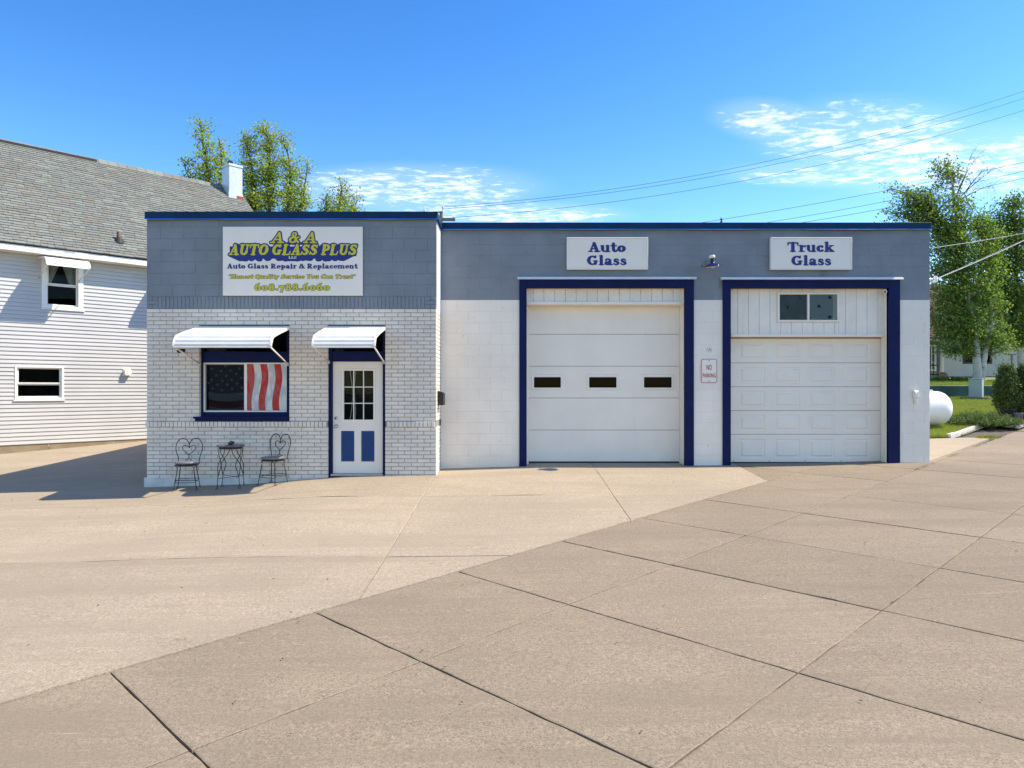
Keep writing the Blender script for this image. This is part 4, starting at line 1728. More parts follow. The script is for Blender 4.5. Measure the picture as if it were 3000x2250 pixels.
wv = t_.noise(t_.vmath('MULTIPLY', world_pos(t_), (9, 1, 60)), 1.0, 4, .7)
bp_ = t_.node('ShaderNodeBump')
bp_.inputs['Distance'].default_value = .02
t_.link(wv, bp_.inputs['Height'])
t_.link(bp_.outputs[0], b_.inputs['Normal'])
MB().box(wn[0] + .04, xm - .02, yb2 + .012, yb2 + .016, wn[2] + .04, wn[3] - .04).build('pane', pane_m, gwin)
MB().box(xm + .02, wn[1] - .04, yb2 + .002, yb2 + .006, wn[2] + .04, wn[3] - .04).build('pane', pane_m, gwin)
MB().box(wn[0] + .04, xm - .02, yb2 + .018, yb2 + .024, wn[2] + .04, wn[3] - .04).build('dark_film', film_m, gwin)
MB().box(xm + .02, wn[1] - .11, yb2 + .010, yb2 + .016, wn[2] + .04, wn[3] - .04).build('foil_insulation', foil_m, gwin)
MB().box(wn[1] - .109, wn[1] - .04, yb2 + .011, yb2 + .017, wn[2] + .04, wn[3] - .04).build('foil_edge', white_joint_m, gwin)


def blot(cx, cz_, r, y, parent, m):
    pts = []
    for k in range(14):
        a = 2 * math.pi * k / 14
        rr = r * random.uniform(.75, 1.2)
        pts.append((cx + rr * math.cos(a), y, cz_ + rr * 1.1 * math.sin(a)))
    MB().poly(pts[::-1]).build('glue_spot', m, parent)


for cx, cy, rr, yy in ((2309, 900, .024, .0165), (2399, 897, .03, .0085), (2432, 871, .033, .0085), (2432, 929, .035, .0085), (2372, 931, .02, .0085), (2345, 872, .018, .0165)):
    blot(X(cx, yb2), Z(cy, yb2), rr, yb2 + yy, gwin, dark_m)
js2 = [991, 620 + 942 / 2.1263, 620 + 1091 / 2.1263, 620 + 1240 / 2.1263, 620 + 1387 / 2.1263, 1354]
door2 = MB().box(xq2(2140.5), xq2(2581), PD2 + .045, PD2 + .06, zq2(1354), zq2(988)).build('overhead_door', dark_m, garage)
door2['label'] = 'white overhead door of twenty raised panels'
pcs = [(2000 + a / 2.1263, 2000 + b / 2.1263) for a, b in ((354, 514), (572, 731), (789, 946), (1005, 1162))]


def raised_panel(x0, x1, z0, z1, y0):
    """pressed panel: a sunk groove around a raised field"""
    rings = [(0, 0, .0), (.012, .012, .010), (.04, .04, .010), (.062, .062, -.004)]
    vs = []
    for ix, iz, dy in rings:
        vs += [(x0 + ix, y0 + dy, z0 + iz), (x1 - ix, y0 + dy, z0 + iz), (x1 - ix, y0 + dy, z1 - iz), (x0 + ix, y0 + dy, z1 - iz)]
    fs = []
    for l in range(3):
        for k in range(4):
            k2 = (k + 1) % 4
            fs.append((l * 4 + k, l * 4 + k2, (l + 1) * 4 + k2, (l + 1) * 4 + k))
    fs.append((12, 13, 14, 15))
    return MB().add(vs, fs)


for k in range(5):
    z1, z0 = zq2(js2[k]) - .007, zq2(js2[k + 1]) + .007
    hgt = z1 - z0
    pz0, pz1 = z0 + hgt * .13, z1 - hgt * .16
    hl = [(xq2(a), xq2(b), pz0, pz1) for a, b in pcs]
    section_with_grain(xq2(2140.5), xq2(2581), z0, z1, PD2, hl, door2, door_m)
    for a, b in pcs:
        raised_panel(xq2(a), xq2(b), pz0, pz1, PD2).build('raised_panel', door_m, door2)
MB().cbox(xq2(2140.5), xq2(2581), PD2 - .008, PD2 + .03, zq2(1359), zq2(1354), .005).build('bottom_seal', rubber_m, door2)
bt = MB()
for k in range(4):
    c0 = P(2149 + k * 105, 1350, PD2)
    bt.lathe([(.012, 0), (.012, .006), (.004, .009), (0, .009)], 8, Matrix.Translation(c0) @ Matrix.Rotation(R(90), 4, 'X'))
tag(bt.build('bolts', galv_m, door2), kind='stuff')


# ------------------------------------------------------------------ signs
def board(name, px0, px1, py0, py1, y, thick, label, rim=None):
    rt = root(name, P((px0 + px1) / 2, py1, y), label, 'sign')
    x0, x1, z0, z1 = X(px0, y), X(px1, y), Z(py1, y), Z(py0, y)
    MB().cbox(x0, x1, y, y + thick, z0, z1, .003).build('panel', sign_m, rt)
    if rim:
        frame_boxes(x0 - .004, x1 + .004, z0 - .004, z1 + .004, rim, rim, rim, rim, y - .014, y + thick + .004, c=.005).build('frame', alum_m, rt)
    return rt


ys1 = YO - .035
k5 = 5.027
sg = lambda x: 640 + x / k5
st = lambda y: 650 + y / k5
main = board('shop_sign', 652.5, 1062.5, 664, 866, ys1, .022, 'large white sign board with yellow and blue lettering on the office front')
# blue ground of the emblem: letters grown, then swept down towards the middle
xs = np.arange(-.6, 15.6, .045)
zs = np.arange(-1.2, 2.6, .045)
sA, a1, b1 = strokes_of('AUTO GLASS PLUS', .22)
x0t, x1t = 150., 2045.
kx = (b1 - a1) / (x1t - x0t)                 # em per crop px
kz = 1 / 160.                                # cap height 160 crop px


def place_emblem(text, cx0, cx1, cy_base, cy_cap, italic):
    """strokes moved into the emblem's own em grid (origin: baseline of the second line)"""
    ss, a, b = strokes_of(text, italic)
    out = []
    for s_ in ss:
        q = []
        for u, v, r in s_:
            X_ = cx0 + (u - a) / (b - a) * (cx1 - cx0)
            Y_ = cy_base + (cy_cap - cy_base) * v
            q.append(((X_ - x0t) * kx, (490 - Y_) * kz, r * abs(cy_cap - cy_base) * kz))
        out.append(q)
    return out


emb = place_emblem('AUTO GLASS PLUS', 150, 2045, 490, 330, .22)
emb += place_emblem('A', 755, 975, 313, 155, .22) + place_emblem('&', 1035, 1198, 308, 148, .22) + place_emblem('A', 1240, 1455, 313, 155, .22)
D = sdf(emb, xs, zs)
cxm = (1100 - x0t) * kx
Dn = D - .115
GXm, GZm = np.meshgrid(xs, zs)
D2l = sdf(place_emblem('AUTO GLASS PLUS', 150, 2045, 490, 330, .22), xs, zs)
for k in range(1, 15):
    t = k / 14
    sx_ = 1 - .16 * t
    sz_ = -.44 * t
    ui = ((GXm - cxm) / sx_ + cxm - xs[0]) / .045
    vi = ((GZm - sz_) - zs[0]) / .045
    iu, iv = np.clip(ui.astype(int), 0, len(xs) - 2), np.clip(vi.astype(int), 0, len(zs) - 2)
    fu, fv = np.clip(ui - iu, 0, 1), np.clip(vi - iv, 0, 1)
    s_ = (D2l[iv, iu] * (1 - fu) * (1 - fv) + D2l[iv, iu + 1] * fu * (1 - fv) + D2l[iv + 1, iu] * (1 - fu) * fv + D2l[iv + 1, iu + 1] * fu * fv)
    np.minimum(Dn, s_ - .125, out=Dn)
# bridge between the two lines
fill = np.maximum(np.abs(GXm - (1105 - x0t) * kx) - 1.9, np.abs(GZm - 1.07) - .12)
np.minimum(Dn, fill, out=Dn)
inner = np.maximum(np.abs(GXm - cxm) - 6.4, np.abs(GZm - .35) - .45)
np.minimum(Dn, inner, out=Dn)
ex = lambda c: (c - x0t) * kx
ez = lambda c: (490 - c) * kz


def half(ax, az, bx, bz):
    dx, dz = bx - ax, bz - az
    L = math.hypot(dx, dz)
    return ((GXm - ax) * dz - (GZm - az) * dx) / L


hull = [(150, 500), (420, 548), (1730, 548), (2010, 488), (1990, 420), (180, 420)]
hull = [(ex(a), ez(b)) for a, b in hull]
hd = None
for a, b in zip(hull, hull[1:] + hull[:1]):
    d_ = half(*a, *b)
    hd = d_ if hd is None else np.maximum(hd, d_)
hd = hd + .035 * np.abs(np.sin(GXm * 3.1)) * (GZm < -.2)
np.minimum(Dn, hd, out=Dn)


def emb_fn(dy):
    return lambda u, v: (X(sg(x0t + u / kx), ys1), ys1 - dy, Z(st(490 - v / kz), ys1))


link_obj('emblem_ground', iso_mesh('emblem_ground', Dn, xs, zs, 0., emb_fn(.002)), signblue_m, main)
link_obj('emblem_lettering_outline', iso_mesh('emblem_outline', D, xs, zs, .028, emb_fn(.0035)), signdark_m, main)
link_obj('emblem_lettering', iso_mesh('emblem_lettering', D, xs, zs, -.0, emb_fn(.005)), signyel_m, main)
text_line('LLC', sg(1035), sg(1150), st(543), st(508), ys1 - .002, main, signwht_m)
text_line('Auto Glass Repair & Replacement', sg(125), sg(2055), st(688), st(616), ys1, main, signblue_m, res=.05)
text_line('\u201cHonest Quality Service You Can Trust\u201d', sg(150), sg(2022), st(836), st(774), ys1, main, signyel_m, italic=.22, outline=.055, outline_m=signdark_m, res=.05)
text_line('608.788.6060', sg(533), sg(1640), st(1010), st(906), ys1, main, signyel_m, outline=.05, outline_m=signdark_m, res=.045)

ys2 = YG - .075
c6x, c6y = (lambda x: 1250 + x / 2.0741), (lambda y: 600 + y / 2.0741)
c7x, c7y = (lambda x: 2000 + x / 2.1263), (lambda y: 620 + y / 2.1263)
sa = board('bay_sign', 1661, 1898, 696, 789, ys2, .06, 'framed white sign reading Auto Glass above the left garage bay', .022)
text_line('Auto', c6x(980), c6x(1210), c6y(287), c6y(228), ys2, sa, signblue_m)
text_line('Glass', c6x(974), c6x(1215), c6y(367), c6y(308), ys2, sa, signblue_m)
sb_ = board('bay_sign', 2258, 2495.5, 696, 789.5, ys2, .06, 'framed white sign reading Truck Glass above the right garage bay', .022)
text_line('Truck', c7x(651), c7x(948), c7y(251), c7y(190), ys2, sb_, signblue_m)
text_line('Glass', c7x(677), c7x(925), c7y(335), c7y(274), ys2, sb_, signblue_m)

# no parking plate
ysn = YG - .012
np_ = root('no_parking_sign', P(2077, 1122, ysn), 'white metal no parking plate with red lettering between the bays', 'sign')


def rrect(x0, x1, z0, z1, r, n=6):
    pts = []
    for cx, cz_, s0 in ((x1 - r, z1 - r, 0), (x0 + r, z1 - r, 90), (x0 + r, z0 + r, 180), (x1 - r, z0 + r, 270)):
        for k in range(n + 1):
            a = R(s0 + 90 * k / n)
            pts.append((cx + r * math.cos(a), cz_ + r * math.sin(a)))
    return pts


nx0, nx1, nz0, nz1 = X(2053.5, ysn), X(2101.5, ysn), Z(1122.5, ysn), Z(1051, ysn)
plate = rrect(nx0, nx1, nz0, nz1, .035)
MB().extrude(plate, lambda a, b: (a, ysn, b), lambda a, b: (a, ysn + .004, b)).build('plate', sign_m, np_)
oo, ii = rrect(nx0 + .007, nx1 - .007, nz0 + .007, nz1 - .007, .03), rrect(nx0 + .016, nx1 - .016, nz0 + .016, nz1 - .016, .024)
n_ = len(oo)
MB().add([(p[0], ysn - .002, p[1]) for p in oo] + [(p[0], ysn - .002, p[1]) for p in ii], [(k, n_ + k, n_ + (k + 1) % n_, (k + 1) % n_) for k in range(n_)]).build('border', red_m, np_)


def plain_text(txt, cx, z0, hgt, wid, y, m, parent):
    """condensed sans lettering from the built-in font, flattened to a mesh and fitted to a width and a height"""
    cu_ = bpy.data.curves.new('t', 'FONT')
    cu_.body = txt
    cu_.fill_mode = 'FRONT'
    cu_.offset = .012
    cu_.resolution_u = 3
    o = bpy.data.objects.new('t', cu_)
    col.objects.link(o)
    dg = bpy.context.evaluated_depsgraph_get()
    dg.update()
    me = bpy.data.meshes.new_from_object(o.evaluated_get(dg))
    bpy.data.objects.remove(o)
    co = np.array([v.co[:] for v in me.vertices])
    a, b = co.min(0), co.max(0)
    for v in me.vertices:
        u = (v.co.x - a[0]) / (b[0] - a[0])
        q = (v.co.y - a[1]) / (b[1] - a[1])
        v.co = (cx + (u - .5) * wid, y, z0 + q * hgt)
    me.name = 'lettering'
    me.materials.clear()
    return link_obj('lettering', me, m, parent)


cxn = (nx0 + nx1) / 2
plain_text('NO', cxn, Z(1084, ysn), 15.5 * ysn / F, 15.5 * ysn / F, ysn - .003, red_m, np_)
plain_text('PARKING', cxn, Z(1106, ysn), 12 * ysn / F, 38 * ysn / F, ysn - .003, red_m, np_)
for py in (1057, 1117):
    c0 = P(2077.2, py, ysn - .001)
    MB().lathe([(.009, 0), (.009, .004), (.004, .007), (0, .007)], 10, Matrix.Translation(c0) @ Matrix.Rotation(R(90), 4, 'X')).build('bolt', rubber_m, np_, True)
# bare mounting plate above it
mp = root('mounting_plate', P(2079, 1034, YG), 'small round white leftover mounting plate above the no parking sign', 'plate')
c0 = P(2079, 1024.5, YG - .001)
M0 = Matrix.Translation(c0) @ Matrix.Rotation(R(90), 4, 'X')
MB().lathe([(.055, 0), (.055, .012), (.048, .016), (.022, .016), (.02, .008), (0, .008)], 16, M0).build('disc', white_block_m, mp, True)
hl = MB()
for a in (20, 95, 165, 230, 310):
    hl.lathe([(.008, .0165), (0, .0168)], 7, M0 @ Matrix.Translation((.036 * math.cos(R(a)), .036 * math.sin(R(a)), 0)))
hl.lathe([(.012, .0088), (0, .009)], 8, M0)
hl.build('screw_holes', dark_m, mp)

# barn lamp
lamp = root('barn_lamp', P(2088, 782, YG - .3), 'navy barn lamp on a bracket between the two bay signs', 'lamp')
yl = YG - .30
lc = P(2088, 781, yl)
Ml = Matrix.Translation(lc) @ Matrix.Rotation(R(-5), 4, 'Y') @ Matrix.Rotation(R(4), 4, 'X')
MB().lathe([(.166, -.004), (.17, .0), (.165, .008), (.12, .034), (.07, .055), (.042, .066), (.036, .085)], 28, Ml).build('shade', mat('navy_enamel', (.010, .016, .09), .18, .1, 5), lamp, True)
MB().lathe([(.164, -.002), (.118, .028), (.068, .049), (.03, .06), (0, .06)], 28, Ml).build('shade_lining', mat('lamp_lining', (.62, .56, .45), .35, .05, 8), lamp, True)
MB().lathe([(.036, .083), (.040, .09), (.034, .11), (.03, .15), (.033, .155)], 16, Ml).build('neck', rubber_m, lamp, True)
MB().lathe([(.05, .155), (.055, .16), (.055, .2), (.048, .212), (0, .214)], 18, Ml).build('cap', white_m, lamp, True)
MB().lathe([(.0, -.035), (.024, -.028), (.034, -.008), (.03, .02), (.016, .05)], 14, Ml).build('bulb', mat('bulb_glass', (.6, .6, .56), .15), lamp, True)
MB().tube([lc + Vector((-.02, .0, .18)), lc + Vector((-.06, .08, .14)), lc + Vector((-.11, .2, .075)), lc + Vector((-.125, .3, .06))], .012, 8).build('bracket_arm', galv_m, lamp, True)
MB().lathe([(.045, 0), (.045, .01), (.02, .02), (0, .02)], 14, Matrix.Translation(P(2071, 767, YG - .001)) @ Matrix.Rotation(R(90), 4, 'X')).build('wall_plate', slate_m, lamp, True)

# outdoor socket on the right pier
ob_ = root('outdoor_socket', P(2680, 1184, YG), 'white outdoor socket box with hinged flap on the right pier', 'socket')
MB().cbox(xg(2673), xg(2688), YG - .05, YG + .0, zg(1166), zg(1144), .008).build('box', white_m, ob_)
MB().cbox(xg(2674.5), xg(2686.5), YG - .062, YG - .0505, zg(1164), zg(1146), .005).build('flap', alum_m, ob_)
MB().lathe([(.022, 0), (.022, .012), (.012, .016), (0, .016)], 12, Matrix.Translation(P(2683, 1152, YG - .062)) @ Matrix.Rotation(R(90), 4, 'X')).build('cover', white_m, ob_, True)
MB().cbox(xg(2676), xg(2681), YG - .03, YG + .0, zg(1184), zg(1166.3), .005).build('conduit', white_m, ob_)
MB().cbox(xg(2679), xg(2686), YG - .045, YG - .031, zg(1184), zg(1170), .004).build('hasp', alum_m, ob_)

# ------------------------------------------------------------------ wire parlour chairs and table
def spiral(p, q, r, turns, rad, n=None):
    p, q = Vector(p), Vector(q)
    n = n or int(turns * 8)
    t = (q - p).normalized()
    a = t.orthogonal().normalized()
    b = t.cross(a)
    return [p.lerp(q, k / n) + (a * math.cos(2 * math.pi * turns * k / n) + b * math.sin(2 * math.pi * turns * k / n)) * rad for k in range(n + 1)]


def smooth_curve(pts, n=8, closed=False):
    pts = [Vector(p) for p in pts]
    out = []
    m = len(pts)
    for i in range(m if closed else m - 1):
        p0 = pts[(i - 1) % m] if (closed or i > 0) else pts[0]
        p1, p2 = pts[i], pts[(i + 1) % m]
        p3 = pts[(i + 2) % m] if (closed or i + 2 < m) else pts[-1]
        for k in range(n):
            t = k / n
            out.append(.5 * ((2 * p1) + (p2 - p0) * t + (2 * p0 - 5 * p1 + 4 * p2 - p3) * t * t + (3 * p1 - p0 - 3 * p2 + p3) * t ** 3))
    if not closed:
        out.append(pts[-1])
    return out


def wire_chair(x, y, rz, label):
    z = H(x, y)
    rt = root('wire_chair', (x, y, z), label, 'chair', 'wire parlour chairs')
    Mc = Matrix.Translation((x, y, z)) @ Matrix.Rotation(rz, 4, 'Z')
    fn = lambda a, b, c: tuple(Mc @ Vector((a, b, c)))        # local: front towards -y
    hz = .45
    MB(fn).lathe([(0, hz), (.17, hz), (.195, hz + .006), (.205, hz + .02), (.2, hz + .034), (.17, hz + .042), (0, hz + .046)], 28).build('seat', seat_m, rt, True)
    MB(fn).lathe([(.18, hz - .03), (.186, hz - .03), (.186, hz + .004), (.18, hz + .004)], 24).build('seat_ring', iron_m, rt, True)
    for sx_, sy_ in ((-1, -1), (1, -1), (-1, 1), (1, 1)):
        lg = MB(fn)
        foot = Vector((sx_ * .185, sy_ * .175, .0))
        knee = Vector((sx_ * .135, sy_ * .13, hz - .10))
        lg.tube([knee, knee.lerp(foot, .55)], .0085, 6)
        lg.tube(spiral(knee.lerp(foot, .5), knee.lerp(foot, .86), 0, 4, .006), .0055, 5)
        for s2 in (-1, 1):
            tgt = Vector((sx_ * (.135 - .055 * s2 * (1 if sx_ * sy_ > 0 else 1)), sy_ * (.13 + .045 * s2), hz - .01))
            lg.tube(smooth_curve([knee + Vector((0, 0, -.02)), knee + Vector((0, 0, .03)), knee.lerp(tgt, .6) + Vector((0, 0, .02)), tgt], 4), .006, 5)
        f0 = knee.lerp(foot, .85)
        d_ = Vector((sx_ * .7, sy_ * .7, 0))
        q = Vector((-d_.y, d_.x, 0))
        lg.tube([f0, foot + q * .022 + Vector((0, 0, .006)), foot + d_ * .035 + Vector((0, 0, .006)), foot - q * .022 + Vector((0, 0, .006)), f0], .0048, 5)
        lg.build('leg', iron_m, rt, True)
    br = MB(fn)
    for zz, e in ((.135, .172), (.175, .168)):
        br.tube([(-e, -e * .95, zz), (e, -e * .95, zz)], .005, 5)
        br.tube([(-e, e * .95, zz), (e, e * .95, zz)], .005, 5)
    br.tube([(-.17, -.162, .15), (-.17, .162, .15)], .005, 5)
    br.tube([(.17, -.162, .15), (.17, .162, .15)], .005, 5)
    br.build('stretcher', iron_m, rt, True)
    # heart back: outer loop, inner heart, twisted stem
    lean = lambda zz: .165 + .05 * (zz - hz) / .4
    bk = MB(fn)
    outer = [(-.175, hz - .02), (-.18, hz + .10), (-.215, hz + .22), (-.21, hz + .34), (-.14, hz + .425), (-.05, hz + .41), (-.006, hz + .345), (0, hz + .315)]
    for s_ in (-1, 1):
        bk.tube(smooth_curve([(s_ * -a, lean(b), b) for a, b in outer], 6), .0072, 6)
    bk.build('back_loop', iron_m, rt, True)
    ht = MB(fn)
    inner = [(0, hz + .145), (-.06, hz + .19), (-.108, hz + .25), (-.098, hz + .30), (-.05, hz + .305), (-.008, hz + .275), (0, hz + .26)]
    for s_ in (-1, 1):
        ht.tube(smooth_curve([(s_ * -a, lean(b), b) for a, b in inner], 6), .0062, 6)
    ht.tube(spiral((0, lean(hz + .26), hz + .262), (0, lean(hz + .33), hz + .335), 0, 3, .006), .006, 5)
    ht.tube(spiral((0, lean(hz + .07), hz + .07), (0, lean(hz + .145), hz + .15), 0, 3, .006), .006, 5)
    for s_ in (-1, 1):
        ht.tube(smooth_curve([(0, lean(hz + .07), hz + .075), (s_ * .03, lean(hz + .06), hz + .055), (s_ * .06, .17, hz + .035)], 5), .006, 5)
    ht.build('back_heart', iron_m, rt, True)
    return rt


wire_chair(X(548, 12.62), 12.62, R(14), 'wire heart back chair left of the small round table')
wire_chair(X(800, 12.72), 12.72, R(-20), 'wire heart back chair right of the table, nearer the door')
tx, ty = X(676, 12.62), 12.62
tz = H(tx, ty)
table = root('parlour_table', (tx, ty, tz), 'small round wire leg table between the two chairs', 'table')
Mt = Matrix.Translation((tx, ty, tz))
fnt = lambda a, b, c: tuple(Mt @ Vector((a, b, c)))
th_ = .755
MB(fnt).lathe([(0, th_ - .03), (.2, th_ - .03), (.228, th_ - .026), (.238, th_ - .012), (.236, th_), (.22, th_ + .006), (0, th_ + .006)], 32).build('table_top', mat('table_top_grey', (.11, .11, .115), .28, .25, 8, .002, 50), table, True)
MB(fnt).lathe([(.19, th_ - .065), (.198, th_ - .065), (.198, th_ - .028), (.19, th_ - .028)], 28).build('apron_ring', iron_m, table, True)
for k in range(4):
    a = R(45 + 90 * k + 9)
    lg = MB(fnt)
    foot = Vector((.265 * math.cos(a), .265 * math.sin(a), 0))
    for s_ in (-1, 1):
        a2 = a + s_ * .48
        top = Vector((.19 * math.cos(a2), .19 * math.sin(a2), th_ - .05))
        mid = Vector((.20 * math.cos(a), .20 * math.sin(a), th_ - .25))
        q = Vector((-math.sin(a), math.cos(a), 0))
        low = Vector((.245 * math.cos(a), .245 * math.sin(a), .22))
        lg.tube(smooth_curve([top, top.lerp(mid, .5) + q * s_ * .03, mid, mid.lerp(low, .35) - q * s_ * .045, low.lerp(mid, .25) - q * s_ * .02, low], 4), .0068, 5)
    lg.tube(spiral(low, low.lerp(foot, .65), 0, 4, .005), .0055, 5)
    f0 = low.lerp(foot, .6)
    d_ = Vector((math.cos(a), math.sin(a), 0))
    lg.tube([f0, foot + q * .024 + Vector((0, 0, .006)), foot + d_ * .03 + Vector((0, 0, .006)), foot - q * .024 + Vector((0, 0, .006)), f0], .005, 5)
    lg.build('leg', iron_m, table, True)
br = MB(fnt)
for k in range(2):
    a = R(45 + 90 * k + 9)
    br.tube([(.243 * math.cos(a), .243 * math.sin(a), .19 + .02 * k), (-.243 * math.cos(a), -.243 * math.sin(a), .19 + .02 * k)], .005, 5)
br.build('cross_brace', iron_m, table, True)
rk = []
ms = MB()
N1, N2 = 14, 8
for i in range(N2 + 1):
    for j in range(N1):
        ph, la = math.pi * i / N2, 2 * math.pi * j / N1
        rr = 1 + .08 * math.sin(3 * la + i) * math.sin(ph)
        ms.v.append((tx + .01 + .058 * rr * math.sin(ph) * math.cos(la), ty + .045 * rr * math.sin(ph) * math.sin(la), tz + th_ + .036 + .032 * math.cos(ph) + .008 * math.cos(la) * math.sin(ph)))
for i in range(N2):
    for j in range(N1):
        ms.f.append((i * N1 + j, (i + 1) * N1 + j, (i + 1) * N1 + (j + 1) % N1, i * N1 + (j + 1) % N1))
tag(ms.build('stone', stone_m, None, True), 'smooth dark stone lying on the round table', 'stone')

# ------------------------------------------------------------------ the white clapboard house on the left
HA = Vector((-13.4, 18.8))
HD = Vector((.687, .7266)).normalized()
HN = Vector((HD.y, -HD.x))                       # outwards, towards the camera side


def HW(t, s, z):
    return (HA.x + HD.x * t + HN.x * s, HA.y + HD.y * t + HN.y * s, z)


def hit_t(px, s=0.):
    """wall coordinate t seen in photo column px on the plane s outside the wall"""
    u = (px - 1500) / F
    ax, ay = HA.x + HN.x * s, HA.y + HN.y * s
    return (u * ay - ax) / (HD.x - u * HD.y)


def hit_z(px, py, s=0.):
    t = hit_t(px, s)
    y = HA.y + HN.y * s + HD.y * t
    return CZ + (HZ - py) / F * y


T0, T1 = -7.0, 8.3
HZ0, HZ1 = CZ - 1.48, CZ + 3.60
house = root('clapboard_house', HW(1, -4, .0), 'two storey white clapboard house with slate roof behind the office', 'house')
# windows: (px0, px1, py0 at px0, py1 at px0)
uw = (hit_t(121), hit_t(243.5), hit_z(121, 902), HZ1 - .03)
lw = (hit_t(42), hit_t(186.5), hit_z(42, 1172), hit_z(42, 1071))
uw2 = (uw[0] + 3.15, uw[1] + 3.15, uw[2], uw[3])
wins_h = [uw, lw, uw2]
core = MB(HW)
ts = sorted({T0, T1, *[q for w_ in wins_h for q in w_[:2]]})
for a, b in zip(ts[:-1], ts[1:]):
    zs_ = sorted({HZ0 - .1, HZ1, *[q for w_ in wins_h for q in w_[2:]]})
    for c, d in zip(zs_[:-1], zs_[1:]):
        if any(w_[0] < (a + b) / 2 < w_[1] and w_[2] < (c + d) / 2 < w_[3] for w_ in wins_h):
            continue
        core.box(a, b, -.2, 0., c, d)
hwall = core.build('side_wall', siding_m, house)
nc = 47
for i in range(nc):
    z0 = HZ0 + (HZ1 - HZ0) * i / nc
    z1 = HZ0 + (HZ1 - HZ0) * (i + 1) / nc
    zm = (z0 + z1) / 2
    hs_ = [(w_[0], w_[1]) for w_ in wins_h if w_[2] - .01 < zm < w_[3] + .01]
    for a, b in course(T0, T1, random.uniform(0, 3.6), 3.66, hs_, .002, .1):
        mb = MB(HW)
        mb.add([(a, .001, z0 - .004), (b, .001, z0 - .004), (b, .027, z0), (a, .027, z0), (a, .005, z1 + .002), (b, .005, z1 + .002), (b, .001, z1 + .002), (a, .001, z1 + .002)],
               [(0, 1, 2, 3), (3, 2, 5, 4), (4, 5, 6, 7), (0, 3, 4, 7), (1, 6, 5, 2)])
        mb.build('siding_plank', siding_m, hwall)
fd = MB(HW)
t = T0
while t < T1:
    b = min(T1, t + 1.62)
    o_ = MB(HW)
    o_.cbox(t + .004, b - .004, -.18, .004, HZ0 - .75, HZ0 - .012, .006)
    o_.build('foundation_block', found_m, house)
    t = b
# gables, back and interior floor so that the house is closed
RS, RZ = -4.0, CZ + 7.65
gb = MB(HW)
for tt in (T0, T1 - .2):
    gb.extrude([(-.2, HZ0), (-.2, HZ1), (RS, RZ - .25), (RS * 2 + .2, HZ1), (RS * 2 + .2, HZ0)], lambda a, b: (tt, a, b), lambda a, b: (tt + .2, a, b))
gb.box(T0 + .2, T1 - .2, RS * 2, RS * 2 + .2, HZ0, HZ1)
gb.build('rear_walls', siding_m, house)
MB(HW).box(T0 + .2, T1 - .2, -2.2, -2.1, HZ0, HZ1).build('partition', room_m, house)
# eave: fascia, soffit with slats
EO = .40
EZ0, EZ1 = HZ1, CZ + 3.79
MB(HW).cbox(T0 - .3, T1 + .3, EO - .03, EO, EZ0, EZ1, .006).build('fascia', alum_m, house)
sf = MB(HW)
t = T0 - .3
while t < T1 + .3:
    sf.cbox(t + .004, min(t + .2, T1 + .3) - .004, .0, EO - .031, EZ0 - .006, EZ0 + .01, .003)
    t += .2
tag(sf.build('soffit_slats', alum_m, house), kind='stuff')
# roof deck + shingles
rp0, rp1 = Vector((EO + .03, EZ1)), Vector((RS, RZ))
rt_ = (rp1 - rp0)
RL = rt_.length
rt_.normalize()
rn_ = Vector((rt_.y, -rt_.x))
if rn_.y < 0:
    rn_ = -rn_


def RP(t, d, h):
    """roof point: t along the ridge, d up the slope from the eave, h above the deck"""
    q = rp0 + rt_ * d + rn_ * h
    return HW(t, q.x, q.y)


rd = MB()
TT0, TT1 = T0 - .3, T1 + .12
rd.add([RP(TT0, 0, 0), RP(TT1, 0, 0), RP(TT1, RL, 0), RP(TT0, RL, 0), RP(TT0, 0, -.1), RP(TT1, 0, -.1), RP(TT1, RL, -.1), RP(TT0, RL, -.1)],
       [(0, 1, 2, 3), (7, 6, 5, 4), (0, 4, 5, 1), (1, 5, 6, 2), (2, 6, 7, 3), (3, 7, 4, 0)])
bk = [HW(tt, ss, zz) for tt, ss, zz in ((TT0, RS, RZ), (TT1, RS, RZ), (TT1, RS * 2 - .4, EZ1), (TT0, RS * 2 - .4, EZ1))]
rd.poly(bk)
roof = rd.build('roof', mat('roof_felt', (.03, .03, .032), .95), house)
EXP = .135
nrow = int(RL / EXP)
sh_list = []
for r in range(nrow + 1):
    d0 = r * EXP
    d1 = min(RL, d0 + EXP * 1.25)
    t = TT0 - random.uniform(0, .3)
    while t < TT1:
        w_ = random.choice((.16, .22, .27, .31, .36))
        a, b = max(TT0, t), min(TT1, t + w_)
        if b - a > .03:
            sh_list.append((a, b, d0 + random.choice((0, 0, -.012, .01)), d1))
        t += w_


def sh_add(mb, a, b, d0, d1):
    g = .004
    h0, h1 = random.uniform(.026, .036), .007
    mb.add([RP(a + g, d0, h0), RP(b - g, d0, h0), RP(b - g, d1, h1), RP(a + g, d1, h1), RP(a + g, d0, 0.002), RP(b - g, d0, 0.002), RP(b - g, d1, 0.002), RP(a + g, d1, .002)],
           [(0, 1, 2, 3), (4, 5, 1, 0), (5, 6, 2, 1), (7, 4, 0, 3)])


def shows(a, b, d0):
    p = Vector(RP((a + b) / 2, d0, 0))
    px = 1500 + p.x / p.y * F
    return 0 < px < 432


